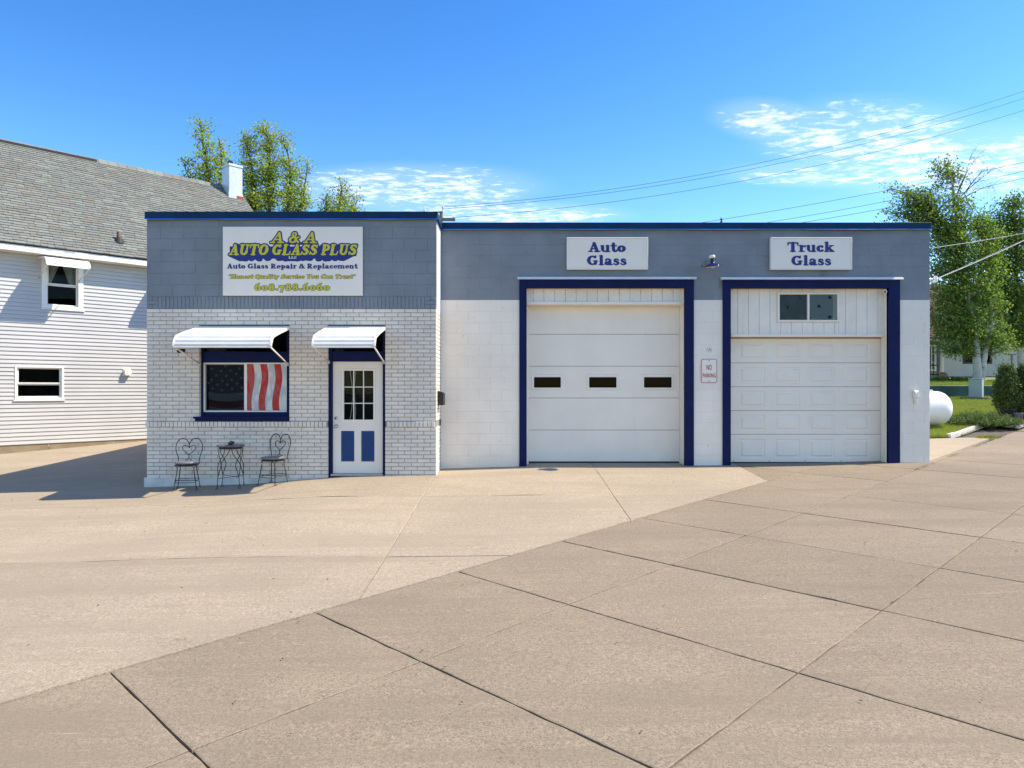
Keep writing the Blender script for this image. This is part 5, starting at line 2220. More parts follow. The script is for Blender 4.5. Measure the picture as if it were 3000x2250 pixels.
vis = [q for q in sh_list if shows(*q[:3])]
vis.sort(key=lambda q: -(q[1] - q[0]) / Vector(RP(q[0], q[2], 0)).length)
single = set(vis[:296])
fieldS = MB()
for q in sh_list:
    if q in single:
        o_ = MB()
        sh_add(o_, *q)
        o_.build('shingle', shingle_m, roof)
    else:
        sh_add(fieldS, *q)
tag(fieldS.build('shingle_field', shingle_m, roof), kind='stuff')
# ridge vent and cap
rv = MB(HW)
rv.extrude([(-.17, -.05), (.17, -.05), (.16, .04), (0, .10), (-.16, .04)], lambda a, b: (TT0, RS + a, RZ - .06 + b), lambda a, b: (hit_t(430) - .2, RS + a, RZ - .06 + b))
rv.build('ridge_vent', MATS['roof_felt'], roof)
rc_ = MB(HW)
tt = TT0
while tt < TT1:
    e = min(tt + .3, TT1)
    rc_.add([(tt, RS + .2, RZ - .13), (e - .01, RS + .2, RZ - .13), (e - .01, RS, RZ + .065), (tt, RS, RZ + .065), (e - .01, RS - .2, RZ - .13), (tt, RS - .2, RZ - .13)], [(0, 1, 2, 3), (3, 2, 4, 5)])
    tt += .3
tag(rc_.build('ridge_caps', shingle_m, roof), kind='stuff')
# vent pipe on the slope
pz = None
for k in range(400):
    d = RL * k / 400
    tg = None
    p0 = Vector(RP(0, d, 0)); p1 = Vector(RP(1, d, 0))
    u = (348 - 1500) / F
    tg = (u * p0.y - p0.x) / ((p1.x - p0.x) - u * (p1.y - p0.y))
    p = Vector(RP(tg, d, 0))
    if HZ - (p.z - CZ) / p.y * F <= 707:
        break
vp = Vector(RP(tg, d, .02))
MB().lathe([(.062, -.1), (.062, .24), (.056, .245), (.05, .245), (.05, .1)], 14, Matrix.Translation(vp)).build('vent_pipe', mat('rust_pipe', (.10, .055, .035), .6, .2, 9), roof, True)
MB().lathe([(.16, -.10), (.13, -.01), (.085, .06), (.066, .09)], 14, Matrix.Translation(vp)).build('pipe_flashing', rubber_m, roof, True)
# chimney
ct = T1 - .55
chm = MB(HW)
chm.cbox(ct, ct + .52, RS + .02, RS + .60, RZ - .95, CZ + 8.32, .008)
ch = chm.build('chimney', chimney_m, roof)
MB(HW).cbox(ct - .02, ct + .54, RS, RS + .62, CZ + 8.322, CZ + 8.42, .01).build('chimney_crown', chimney_m, ch)
MB(HW).box(ct - .015, ct + .535, RS + .01, RS + .615, RZ - .97, RZ - .30).build('chimney_base', mat('lead_flash', (.5, .56, .6), .5), ch)
MB(HW).box(ct + .30, ct + .545, RS + .3, RS + .63, RZ - .97, RZ - .40).build('chimney_brick', brickred_m, ch)
fl_ = MB(HW)
for k in range(5):
    c = (ct + .12 + .07 * (k % 3), RS + .32 + .06 * (k // 3), 0)
    fl_.tube([(c[0], c[1], CZ + 8.40), (c[0], c[1], CZ + 8.58 + .02 * (k % 2))], .03, 8)
fl_.build('flue_cap', rubber_m, ch)


def sash_window(w_, label, rails, split_z, curtain=False):
    t0, t1, z0, z1 = w_
    tr = .13 if rails else .055
    f = MB(lambda a, b, c: HW(a, -b, c))
    frame_boxes(t0, t1, z0, z1, tr, tr, .05, .085 if rails else .055, -.035, .10, f, .006)
    o = f.build('window', alum_m, house)
    if label:
        o['label'] = label
    a0, a1, c0, c1 = t0 + tr, t1 - tr, z0 + (.085 if rails else .055), z1 - .05
    s = MB(lambda a, b, c: HW(a, -b, c))
    frame_boxes(a0, a1, split_z - .02, c1, .045, .045, .03, .035, .015, .045, s, .004)
    frame_boxes(a0, a1, c0, split_z - .0205, .035, .035, .035, .045, .047, .075, s, .004)
    s.build('sash', alum_m, o)
    MB(lambda a, b, c: HW(a, -b, c)).box(a0 + .04, a1 - .04, .028, .031, split_z, c1 - .02).build('pane', pane_m, o)
    MB(lambda a, b, c: HW(a, -b, c)).box(a0 + .03, a1 - .03, .060, .063, c0 + .03, split_z - .03).build('pane', pane_dark_m, o)
    s = MB(lambda a, b, c: HW(a, -b, c))
    s.cbox(t0 - .03, t1 + .03, -.055, .0, z0 - .035, z0 - .006, .006)
    s.build('sill', alum_m, o)
    if curtain:
        for sg_ in (0, 1):
            cm = MB(HW)
            n = 9
            top = [(a0 + (a1 - a0) * (.02 + .48 * k / n) if not sg_ else a1 - (a1 - a0) * (.02 + .48 * k / n), -.16 - .018 * (k % 2), c1) for k in range(n + 1)]
            bot = [(a0 + (a1 - a0) * (.02 + .10 * k / n) if not sg_ else a1 - (a1 - a0) * (.02 + .14 * k / n), -.16 - .012 * (k % 2), split_z - .1) for k in range(n + 1)]
            cm.add(top + bot, [(k, k + 1, n + 2 + k, n + 1 + k) for k in range(n)])
            cm.build('curtain', curtain_m, o)
    return o


sash_window(uw, 'upper sash window with drawn curtains', True, hit_z(121, 828), True)
sash_window(uw2, None, True, hit_z(121, 828), False)
sash_window(lw, 'wide lower window with goods on the sill', False, hit_z(42, 1122))
# things standing behind the lower window
bag = root('plastic_bag', HW(hit_t(110), -.25, lw[2] + .06), 'crumpled clear plastic bag on the house window sill', 'bag')
bm_ = MB(HW)
ctr = (hit_t(112, -.2), -.22, lw[2] + .21)
vv = []
for i in range(9):
    for j in range(12):
        ph, la = math.pi * i / 8, 2 * math.pi * j / 12
        rr = random.uniform(.75, 1.15)
        vv.append((ctr[0] + .26 * rr * math.sin(ph) * math.cos(la) + .1 * math.cos(ph) * -1, ctr[1] + .1 * rr * math.sin(ph) * math.sin(la), ctr[2] + .15 * rr * math.cos(ph)))
bm_.add(vv, [(i * 12 + j, (i + 1) * 12 + j, (i + 1) * 12 + (j + 1) % 12, i * 12 + (j + 1) % 12) for i in range(8) for j in range(12)])
bm_.build('film', mat('bag_film', (.30, .30, .31), .25, .4, 14), bag)
bmug = Vector(HW(hit_t(150, -.2), -.2, lw[2] + .06))
tag(MB().lathe([(.0, 0), (.075, 0), (.085, .19), (.075, .19), (.07, .02)], 16, Matrix.Translation(bmug)).build('paint_tub', mat('tub_blue', (.25, .36, .45), .5), None, True), 'small pale blue tub on the house window sill', 'tub')
bbot = Vector(HW(hit_t(61, -.2), -.2, lw[2] + .06))
bt_ = root('bottle', bbot, 'green necked bottle at the left of the house window sill', 'bottle')
MB().lathe([(0, 0), (.07, 0), (.075, .02), (.07, .06)], 14, Matrix.Translation(bbot)).build('green_band', mat('bright_green', (.12, .5, .08), .4), bt_, True)
MB().lathe([(.069, .061), (.07, .16), (.03, .24), (.028, .32), (0, .32)], 14, Matrix.Translation(bbot)).build('body', mat('bottle_grey', (.12, .12, .12), .4), bt_, True)
fh = lambda a, s, z: HW(a, s, z)
SA = .84
pa = [(.0, HZ1 - .05), (.30, HZ1 - .075), (.58, HZ1 - .11), (.72, HZ1 - .15), (.80, HZ1 - .21), (SA, hit_z(137, 774, SA) + .01)]
aw0, aw1 = hit_t(137, SA) , hit_t(263.5, SA)
awning(fh, aw0, aw1, pa, HZ1 - .58, 'small white metal awning under the eave of the clapboard house', 7, .03, .014)
awning(fh, aw0 + 3.15, aw1 + 3.15, pa, HZ1 - .58, 'white metal awning on the house wall hidden behind the office corner', 7, .03, .014)
# dryer vent
dv = root('dryer_vent', HW(hit_t(370), 0, hit_z(370, 1101)), 'white hooded vent on the clapboard house wall', 'vent')
d0 = hit_t(361.5)
d1 = hit_t(379.5)
vz0, vz1 = hit_z(370, 1100), hit_z(370, 1083)
vm = MB(HW)
vm.extrude([(.0, 0), (.13, 0), (.135, .04), (.11, vz1 - vz0), (.0, vz1 - vz0)], lambda a, b: (d0, .02 + a, vz0 + b), lambda a, b: (d1, .02 + a, vz0 + b))
vm.build('hood', white_m, dv)
MB(HW).cbox(d0 - .02, d1 + .02, .018, .028, vz0 - .02, vz1 + .02, .003).build('flange', white_m, dv)


# ------------------------------------------------------------------ lawn, terrace and the yard on the right
def lawn_z(x, y):
    return C_ + A_ * x + B_ * 17.55 + .012 + .054 * (y - 17.55)


def off(x, y):
    return NS.x * x + NS.y * y


YW = 29.5                                         # the low green wall
pg = [u2xy(19.4, E2 + .02), u2xy(32, E2 + .02), u2xy(32, 7.4), u2xy(25.5, 7.0), u2xy(23.8, 5.05), u2xy(20.0, 5.05)]
pg = clip(pg, 0, 1, 17.56)


def in_poly(p, poly):
    s = area(poly)
    for i in range(len(poly)):
        a, b = poly[i], poly[(i + 1) % len(poly)]
        c = (b[0] - a[0]) * (p[1] - a[1]) - (b[1] - a[1]) * (p[0] - a[0])
        if c * s < 0:
            return False
    return True


lawn = sheet('lawn', 7.9, 40, 17.55, YW + .15, .2, lambda x, y: lawn_z(x, y) + .02 * math.sin(x * 1.7) * math.sin(y * 1.3), grass_base_m,
             cut=lambda x, y: off(x, y) > 5.0 and y > 17.6 and not in_poly((x, y), pg))


def terr_z(x, y):
    return CZ + .10 + .055 * (min(y, 46) - YW)


terrace = sheet('terrace', 7.9, 60, YW, 80, 1.5, lambda x, y: terr_z(x, y) - (.02 if y > YW + .1 else 0), grass_base_m)


def blades(name, pts, h0, h1, wd, m, label, cat, per=4, lean=.5):
    pts = np.asarray(pts)
    n = len(pts) * per
    base = np.repeat(pts, per, 0) + np.column_stack([rng.normal(0, .035, n), rng.normal(0, .035, n), np.zeros(n)])
    ang = rng.uniform(0, 2 * np.pi, n)
    h = rng.uniform(h0, h1, n)
    l = rng.uniform(0, lean, n) * h
    la = rng.uniform(0, 2 * np.pi, n)
    dx, dy = np.cos(ang) * wd / 2, np.sin(ang) * wd / 2
    V = np.empty((n, 3, 3), np.float32)
    V[:, 0] = base + np.column_stack([-dx, -dy, np.zeros(n)])
    V[:, 1] = base + np.column_stack([dx, dy, np.zeros(n)])
    V[:, 2] = base + np.column_stack([np.cos(la) * l, np.sin(la) * l, h])
    o = link_obj(name, fast_mesh(name, V.reshape(-1, 3), np.arange(3 * n).reshape(-1, 3)), m)
    return tag(o, label, cat, kind='stuff')


grass_m = leaf_mat('grass_blades', [(.22, .28, .03), (.30, .36, .05), (.38, .40, .08), (.25, .33, .035)], .4)
gp = []
while len(gp) < 15000:
    y = 17.6 + (YW - 17.7) * random.random() ** 1.5
    x = random.uniform(X(2690, y), min(X(3060, y), 26))
    if off(x, y) > 5.09 and x > 8.2 and not in_poly((x, y), pg):
        gp.append((x, y, lawn_z(x, y)))
blades('grass', gp, .05, .12, .012, grass_m, 'sunlit lawn beside the garage', 'grass')
gp = []
while len(gp) < 4000:
    y = YW + .05 + 5 * random.random() ** 1.5
    x = random.uniform(X(2690, y), X(3050, y))
    gp.append((x, y, terr_z(x, y) - .01))
blades('grass', gp, .06, .14, .016, grass_m, 'shaded grass on the bank above the green wall', 'grass')

# green wall: lengths of dark green sheeting between stakes
gwall = root('green_wall', (17, YW, lawn_z(17, YW)), 'low dark green retaining wall along the back of the lawn', 'wall')
xa = 8.0
while xa < 30:
    xb = xa + 2.4
    MB().cbox(xa + .004, xb - .004, YW - .05, YW, lawn_z(xa, YW) - .2, terr_z(xa, YW) + .02 + random.uniform(-.015, .015), .01).build('wall_board', greenwall_m, gwall)
    xa = xb

# gravel bed with edging stones, along the back of the sidewalk
gfn = lambda x, y: max(H(x, y) + .015, lawn_z(x, y) - .01) if off(x, y) > 4.6 else H(x, y) + .012


sheet('gravel_bed', 10, 30, 17.5, 32, .12, gfn, mulch_m, cut=lambda x, y: in_poly((x, y), pg))
V, Fq = [], []
oct_v = np.array([(1, 0, 0), (-1, 0, 0), (0, 1, 0), (0, -1, 0), (0, 0, 1), (0, 0, -1)], float)
oct_f = [(0, 2, 4), (2, 1, 4), (1, 3, 4), (3, 0, 4), (2, 0, 5), (1, 2, 5), (3, 1, 5), (0, 3, 5)]
cnt = 0
while cnt < 9000:
    a, o_ = random.uniform(19.4, 28.5), random.uniform(E2 + .04, 6.6)
    p = u2xy(a, o_)
    if p[1] < 17.6 or not in_poly(p, pg):
        continue
    s_ = random.uniform(.016, .042)
    sc3 = np.array([s_ * random.uniform(.8, 1.5), s_ * random.uniform(.8, 1.3), s_ * .6])
    an = random.uniform(0, 6.28)
    rot = np.array([[math.cos(an), -math.sin(an), 0], [math.sin(an), math.cos(an), 0], [0, 0, 1]])
    q = (oct_v * sc3 * (1 + rng.uniform(-.2, .2, (6, 1)))) @ rot.T + np.array([p[0], p[1], gfn(*p) + s_ * .3])
    b0 = len(V)
    V.extend(q)
    Fq.extend([tuple(i + b0 for i in f) for f in oct_f])
    cnt += 1
gravel_m = leaf_mat('gravel_stones', [(.10, .10, .10), (.24, .23, .22), (.42, .41, .39), (.18, .17, .165), (.55, .53, .50)], 0.)
tag(link_obj('gravel', fast_mesh('gravel', V, Fq), gravel_m), 'grey gravel in the bed by the sidewalk', 'gravel', kind='stuff')
edg = root('bed_edging', (*u2xy(21, 5.03), lawn_z(*u2xy(21, 5.03))), 'pale stone edging between the lawn and the gravel bed', 'edging')
a = 19.95
while a < 24:
    L_ = random.uniform(.45, .7)
    p, q = u2xy(a, 5.03), u2xy(a + L_ - .015, 5.03)
    if min(p[1], q[1]) > 17.5:
        mb = MB(lambda u, v, z_: (p[0] + (q[0] - p[0]) * u + NS.x * v, p[1] + (q[1] - p[1]) * u + NS.y * v, z_ + gfn(p[0] + (q[0] - p[0]) * u, p[1] + (q[1] - p[1]) * u)))
        mb.cbox(0, 1, -.06, .06, -.05, .07 + random.uniform(-.01, .01), .012)
        mb.build('edging_stone', edging_m, edg)
    a += L_

# propane tank
ytk = 19.3
tkz = (Z(1247, ytk) + Z(1146, ytk)) / 2
tr_r = (Z(1146, ytk) - Z(1247, ytk)) / 2
tx1 = X(2781, ytk)
tank = root('propane_tank', (tx1 - 1.4, ytk, lawn_z(10, ytk)), 'white propane tank with domed end beside the garage', 'tank')
Mtk = Matrix.Translation((tx1, ytk, tkz)) @ Matrix.Rotation(R(90), 4, 'Y')
prof = [(tr_r * math.sin(R(a)), -tr_r * .78 * (1 - math.cos(R(a)))) for a in range(0, 91, 6)]
prof += [(tr_r, -tr_r * .78 - .01), (tr_r, -2.3)] + [(tr_r * math.cos(R(a)), -2.3 - tr_r * .78 * math.sin(R(a))) for a in range(6, 91, 6)]
MB().lathe(prof, 40, Mtk).build('shell', tank_m, tank, True)
hk = Vector((X(2728, ytk), ytk, Z(1148, ytk)))
MB().tube(smooth_curve([hk + Vector((-.035, 0, -.01)), hk + Vector((-.035, 0, .03)), hk + Vector((0, 0, .05)), hk + Vector((.035, 0, .03)), hk + Vector((.035, 0, -.01))], 4), .012, 6).build('lifting_lug', tank_m, tank, True)
for dx in (-.75, -2.0):
    MB().cbox(tx1 + dx - .06, tx1 + dx + .06, ytk - .28, ytk + .28, lawn_z(tx1 + dx, ytk) - .1, tkz - tr_r * .75, .01).build('leg', galv_m, tank)

# pale green utility pedestal on its pad
yu = 28.3
ub = root('utility_pedestal', P(2857, 1172, yu), 'pale green utility pedestal on a dark pad on the lawn', 'utility box')
uz0, uz1 = Z(1164.5, yu), Z(1109, yu)
uc = Vector((X(2857, yu), yu, 0))
ua = -math.atan2(uc.x, uc.y) - R(9)
fu_ = lambda a, b, z_: (uc.x + a * math.cos(ua) - b * math.sin(ua), uc.y + a * math.sin(ua) + b * math.cos(ua), z_)
uw_ = 29 / F * Vector((uc.x, uc.y)).length / 2 * .97
MB(fu_).cbox(-uw_, uw_, 0, .42, uz0, uz1 - .03, .012).build('cabinet', box_m, ub)
MB(fu_).cbox(-uw_ - .012, uw_ + .012, -.012, .432, uz1 - .029, uz1, .012).build('lid', box_m, ub)
MB(fu_).cbox(-uw_ - .27, uw_ + .27, -.3, .7, lawn_z(18, yu) - .3, uz0 - .002, .03).build('pad', rubber_m, ub)


# ------------------------------------------------------------------ vegetation
def leaf_cloud(C, sizes, name, m, parent, flat=.0, aspect=.75):
    """diamond leaves at the points C, folded along the midrib"""
    n = len(C)
    C = np.asarray(C, float)
    s = np.asarray(sizes)[:, None]
    d = rng.normal(size=(n, 3))
    d[:, 2] = d[:, 2] * (1 - flat) - .25
    d /= np.linalg.norm(d, axis=1, keepdims=True)
    r = rng.normal(size=(n, 3))
    side = np.cross(d, r)
    side /= np.linalg.norm(side, axis=1, keepdims=True)
    nrm = np.cross(side, d)
    V = np.empty((n, 4, 3))
    V[:, 0] = C - d * s * .5
    V[:, 1] = C + side * s * .5 * aspect - nrm * s * .12
    V[:, 2] = C + d * s * .5
    V[:, 3] = C - side * s * .5 * aspect - nrm * s * .12
    Fq = np.arange(4 * n).reshape(-1, 4)
    T = np.concatenate([Fq[:, [0, 1, 2]], Fq[:, [0, 2, 3]]])
    return link_obj(name, fast_mesh(name, V.reshape(-1, 3), T), m, parent)


def bez(p, q, up, n=6, wob=.1):
    p, q = Vector(p), Vector(q)
    L = (q - p).length
    m1 = p.lerp(q, .45) + Vector((0, 0, up * L)) + Vector((random.gauss(0, wob * L * .4), random.gauss(0, wob * L * .4), 0))
    return [((1 - t) ** 2) * p + 2 * t * (1 - t) * m1 + t * t * q for t in [k / n for k in range(n + 1)]]


def tree(name, label, base, trunks, blobs, leafm, barkm, leaf, per_tip, dens, droop=-.1, group=None, clump=.22, bare=(), r0=.16):
    """trunks: lists of points (first = base); blobs: (centre, (rx, ry, rz)); tips are scattered through the blobs and
    joined to the nearest trunk point below them by curved twigs that carry the leaves"""
    rt = root(name, base, label, 'tree', group)
    wood = MB()
    nodes = []
    for k, tp in enumerate(trunks):
        c = smooth_curve(tp, 6)
        n = len(c)
        r_a = r0 * (1 if k == 0 else .75)
        rs = [r_a * (1 - .86 * (i / (n - 1)) ** .8) for i in range(n)]
        for i in range(1, n - 1):
            c[i] = c[i] + Vector((random.gauss(0, .02), random.gauss(0, .02), 0))
        wood.tube(c, rs, 8)
        nodes += [(c[i], rs[i]) for i in range(n // 4, n)]
    twig = MB()
    leaves = []
    for ctr, rad in blobs:
        ctr = Vector(ctr)
        n_t = max(4, int(dens * rad[0] * rad[1] * rad[2] ** .5 * 10))
        for _ in range(n_t):
            while True:
                v = Vector((random.uniform(-1, 1), random.uniform(-1, 1), random.uniform(-1, 1)))
                if .12 < v.length < 1:
                    break
            v *= v.length ** -.25
            tip = ctr + Vector((v.x * rad[0], v.y * rad[1], v.z * rad[2]))
            best = min(nodes, key=lambda nd: (nd[0] - tip).length + (3. if nd[0].z > tip.z - .25 else 0) + .25 * abs(nd[0].z - (tip.z - 1.)))
            pts = bez(best[0], tip, droop * random.uniform(.2, 1.4) * -1, 7)
            L_ = (tip - best[0]).length
            ra = min(best[1] * .5, .007 + .007 * L_)
            twig.tube(pts, [ra * (1 - .8 * i / 7) + .003 for i in range(8)], 4, False)
            for _k in range(per_tip):
                t = 1 - .55 * random.random() ** 1.3
                i = min(6, int(t * 7))
                p = pts[i].lerp(pts[i + 1], t * 7 - i)
                leaves.append((p.x + random.gauss(0, clump), p.y + random.gauss(0, clump), p.z + random.gauss(0, clump * .8)))
    for p, q in bare:
        pts = bez(p, q, .1, 8)
        twig.tube(pts, [.03 * (1 - .85 * i / 8) for i in range(9)], 5, False)
        for _ in range(7):
            i = random.randint(2, 8)
            d = (Vector(q) - Vector(p)).normalized()
            e = pts[i] + d * random.uniform(.2, .7) + Vector((random.gauss(0, .35), random.gauss(0, .3), random.uniform(-.3, .3)))
            pp = bez(pts[i], e, .2, 5)
            twig.tube(pp, [.010 * (1 - .7 * k / 5) for k in range(6)], 4, False)
            for _j in range(2):
                e2 = pp[4] + Vector((random.gauss(.1, .2), random.gauss(0, .2), random.uniform(-.55, .1)))
                twig.tube(bez(pp[3], e2, .2, 4), .0045, 3, False)
    wood.build('trunk', barkm, rt, True)
    tag(twig.build('branches', barkm if barkm is bark_m else MATS['birch_twig'], rt, True))
    sz = rng.uniform(leaf * .6, leaf * 1.25, len(leaves))
    leaf_cloud(leaves, sz, 'crown', leafm, rt)
    return rt


mat('birch_twig', (.10, .075, .06), .9, .3, 8)
maple_m = leaf_mat('maple_leaves', [(.26, .38, .04), (.38, .49, .065), (.32, .43, .05), (.50, .53, .09), (.20, .30, .03)], .5)
birch_leaf_m = leaf_mat('birch_leaves', [(.11, .20, .028), (.18, .30, .042), (.26, .38, .06), (.14, .24, .03), (.34, .44, .08)], .5)
linden_m = leaf_mat('linden_leaves', [(.09, .17, .025), (.15, .25, .036), (.21, .31, .05), (.11, .20, .028)], .48)


def B(px, py, y, rx, rz, ry=None):
    k = y / F
    return (P(px, py, y), (rx * k, (ry or rx) * k, rz * k))


yt = 38.0
gA = H(X(700, yt), yt)
tree('maple_tree', 'light green maple left of the chimney with upright twiggy branches', (X(640, yt), yt, gA),
     [[(X(640, yt), yt, gA), P(637, 900, yt), P(625, 650, yt), P(612, 520, yt), P(592, 400, yt), P(585, 345, yt)],
      [P(634, 800, yt), P(610, 650, yt), P(570, 560, yt), P(532, 460, yt)],
      [P(634, 780, yt), P(640, 600, yt), P(650, 480, yt), P(640, 400, yt)]],
     [B(592, 400, yt, 30, 52), B(578, 355, yt, 14, 24), B(614, 375, yt, 18, 28), B(612, 480, yt, 52, 62), B(575, 530, yt, 48, 46), B(640, 520, yt, 50, 72), B(538, 472, yt, 18, 16), B(650, 440, yt, 26, 36)],
     maple_m, bark_m, .125, 17, 6.0, group='maples behind the buildings', clump=.17)
yt = 39.5
tree('maple_tree', 'tall light green maple right of the chimney', (X(800, yt), yt, gA),
     [[(X(800, yt), yt, gA), P(798, 900, yt), P(795, 680, yt), P(785, 540, yt), P(790, 440, yt), P(772, 370, yt)],
      [P(798, 850, yt), P(830, 680, yt), P(850, 560, yt), P(845, 460, yt), P(822, 390, yt)],
      [P(797, 850, yt), P(750, 640, yt), P(740, 520, yt), P(725, 440, yt), P(712, 400, yt)],
      [P(799, 820, yt), P(860, 660, yt), P(890, 560, yt), P(902, 480, yt)]],
     [B(735, 395, yt, 30, 24), B(775, 400, yt, 46, 42), B(822, 410, yt, 34, 34), B(770, 480, yt, 80, 60), B(740, 560, yt, 70, 62), B(830, 520, yt, 62, 70), B(880, 520, yt, 34, 60), B(800, 600, yt, 100, 44), B(900, 590, yt, 36, 40), B(712, 425, yt, 28, 30), B(770, 372, yt, 10, 16), B(905, 480, yt, 14, 22)],
     maple_m, bark_m, .125, 16, 6.2, group='maples behind the buildings', clump=.17)
yt = 41.0
tree('maple_tree', 'small maple top showing above the middle of the office roof', (X(990, yt), yt, gA),
     [[(X(990, yt), yt, gA), P(990, 900, yt), P(988, 700, yt), P(995, 600, yt), P(1003, 540, yt)],
      [P(990, 750, yt), P(960, 640, yt), P(955, 580, yt)], [P(990, 750, yt), P(1030, 640, yt), P(1045, 590, yt)]],
     [B(1002, 545, yt, 24, 34), B(990, 590, yt, 46, 40), B(1028, 575, yt, 26, 24), B(955, 600, yt, 28, 34), B(1035, 612, yt, 26, 22), B(1000, 630, yt, 70, 20)],
     maple_m, bark_m, .125, 15, 7.5, group='maples behind the buildings', clump=.16)

yt = 33.0
gB = terr_z(20, yt)
bx0 = X(2866, yt)
bare = [(P(2800, 580, yt), P(2862, 462, yt)), (P(2805, 585, yt), P(2905, 500, yt)), (P(2808, 590, yt), P(2912, 540, yt)), (P(2800, 575, yt), P(2840, 470, yt)), (P(2830, 560, yt), P(2890, 490, yt))]
tree('birch_tree', 'white barked birch with loose green crown beside the garage', (bx0, yt, gB - .05),
     [[(bx0, yt, gB - .1), P(2862, 1060, yt), P(2856, 985, yt), P(2834, 860, yt), P(2818, 740, yt), P(2802, 640, yt), P(2790, 540, yt), P(2766, 470, yt)],
      [(bx0 + .12, yt, gB - .1), P(2882, 1050, yt), P(2898, 985, yt), P(2905, 900, yt), P(2885, 780, yt), P(2870, 680, yt)],
      [P(2818, 740, yt), P(2770, 660, yt), P(2710, 590, yt), P(2640, 560, yt)],
      [P(2895, 1000, yt), P(2875, 900, yt), P(2860, 800, yt)]],
     [B(2768, 480, yt, 34, 30), B(2800, 520, yt, 32, 30), B(2735, 520, yt, 26, 36), B(2700, 580, yt, 58, 34), B(2640, 585, yt, 44, 36), B(2610, 550, yt, 16, 14), B(2600, 630, yt, 36, 26), B(2690, 630, yt, 55, 36),
      B(2790, 620, yt, 66, 60), B(2770, 720, yt, 70, 70), B(2840, 720, yt, 70, 90), B(2770, 830, yt, 64, 70), B(2850, 840, yt, 72, 76), B(2765, 930, yt, 58, 58), B(2830, 940, yt, 66, 50), B(2900, 960, yt, 50, 52), B(2815, 1010, yt, 26, 30), B(2760, 990, yt, 36, 30), B(2940, 990, yt, 34, 34), B(2900, 700, yt, 40, 60), B(2908, 800, yt, 44, 70), B(2905, 890, yt, 44, 60), B(2875, 640, yt, 36, 50), B(2735, 870, yt, 40, 60), B(2735, 760, yt, 38, 60), B(2740, 660, yt, 40, 40), B(2790, 1015, yt, 44, 28), B(2745, 950, yt, 36, 40), B(2870, 1000, yt, 30, 24), B(2960, 1000, yt, 26, 24)],
     birch_leaf_m, birch_m, .11, 31, 7.0, droop=.12, clump=.19, bare=bare, r0=.21)
yt = 34.5
tree('linden_tree', 'dense dark green tree at the right edge behind the birch', (X(2990, yt), yt, terr_z(24, yt) - .05),
     [[(X(2990, yt), yt, terr_z(24, yt) - .1), P(2988, 1000, yt), P(2980, 850, yt), P(2975, 700, yt), P(2965, 590, yt)],
      [P(2988, 1000, yt), P(2930, 860, yt), P(2910, 760, yt), P(2900, 680, yt)], [P(2988, 980, yt), P(3040, 850, yt), P(3050, 700, yt)]],
     [B(2900, 640, yt, 30, 44), B(2960, 620, yt, 56, 46), B(2990, 580, yt, 30, 26), B(2930, 720, yt, 70, 66), B(3000, 720, yt, 80, 80), B(2920, 830, yt, 66, 76), B(3000, 840, yt, 80, 80), B(2950, 930, yt, 60, 56), B(3020, 950, yt, 70, 60), B(2895, 770, yt, 50, 64), B(2890, 870, yt, 46, 60), B(2930, 655, yt, 40, 40), B(2985, 990, yt, 50, 30)],
     linden_m, birch_m, .115, 32, 7.0, droop=.05, clump=.2, r0=.17)

# conifer tip above the garage roof
yc = 60.0
cz0 = C_ + B_ * 46 + A_ * X(2113, yc)
con = root('conifer', (X(2113, yc), yc, cz0), 'tip of a dark conifer just above the garage roof', 'tree')
MB().tube([(X(2113, yc), yc, cz0), P(2113, 637, yc)], [.22, .02], 6).build('trunk', bark_m, con)
pts, szs = [], []
topz = P(2113, 636, yc).z
for k in range(5200):
    f = random.random() ** .6
    zz = topz - f * (topz - cz0 - 1.5)
    rr = .04 + .21 * (topz - zz) * (.6 + .4 * ((topz - zz) * 2.2 % 1))
    rr = min(rr, 2.6)
    a = random.uniform(0, 6.283)
    q = random.uniform(.4, 1)
    pts.append((X(2113, yc) + rr * q * math.cos(a), yc + rr * q * math.sin(a), zz - .1 * q))
    szs.append(random.uniform(.18, .32))
conif_m = leaf_mat('conifer_needles', [(.018, .04, .012), (.03, .055, .016), (.045, .06, .02)], .15)
leaf_cloud(pts, szs, 'crown', conif_m, con, 0, .35)


def shrub(name, label, base, shape, n, leaf, m, aspect=.3, group=None, spray=None):
    rt = root(name, base, label, 'shrub', group)
    st_ = MB()
    pts, sz = [], []
    for k in range(n):
        p, d = shape()
        st_.tube(bez(base, p, .05, 5, .05), [.012, .010, .009, .007, .005, .003], 4, False)
        for j in range(spray or 16):
            t = random.random()
            pts.append(tuple(Vector(p) + Vector(d) * t * .22 + Vector((random.gauss(0, .035), random.gauss(0, .035), random.gauss(0, .03)))))
            sz.append(random.uniform(leaf * .6, leaf * 1.3))
    st_.build('stems', bark_m, rt)
    leaf_cloud(pts, sz, 'foliage', m, rt, 0, aspect)
    return rt


arbor_m = leaf_mat('arborvitae', [(.035, .075, .016), (.06, .115, .022), (.10, .16, .032), (.17, .20, .05)], .25)
juni_m = leaf_mat('juniper', [(.07, .12, .025), (.12, .185, .04), (.18, .25, .055), (.09, .145, .03)], .3)


def egg(cx, cy, cz_, rx, hgt):
    def f():
        a, v = random.uniform(0, 6.283), random.random()
        prof_ = 1.15 * math.sin(math.pi * (.14 + .82 * v)) ** .85 * (1 - .38 * v)
        q = random.uniform(.55, 1)
        p = (cx + rx * prof_ * q * math.cos(a), cy + rx * prof_ * q * math.sin(a), cz_ + hgt * v)
        return p, (math.cos(a) * .4, math.sin(a) * .4, .9)
    return f


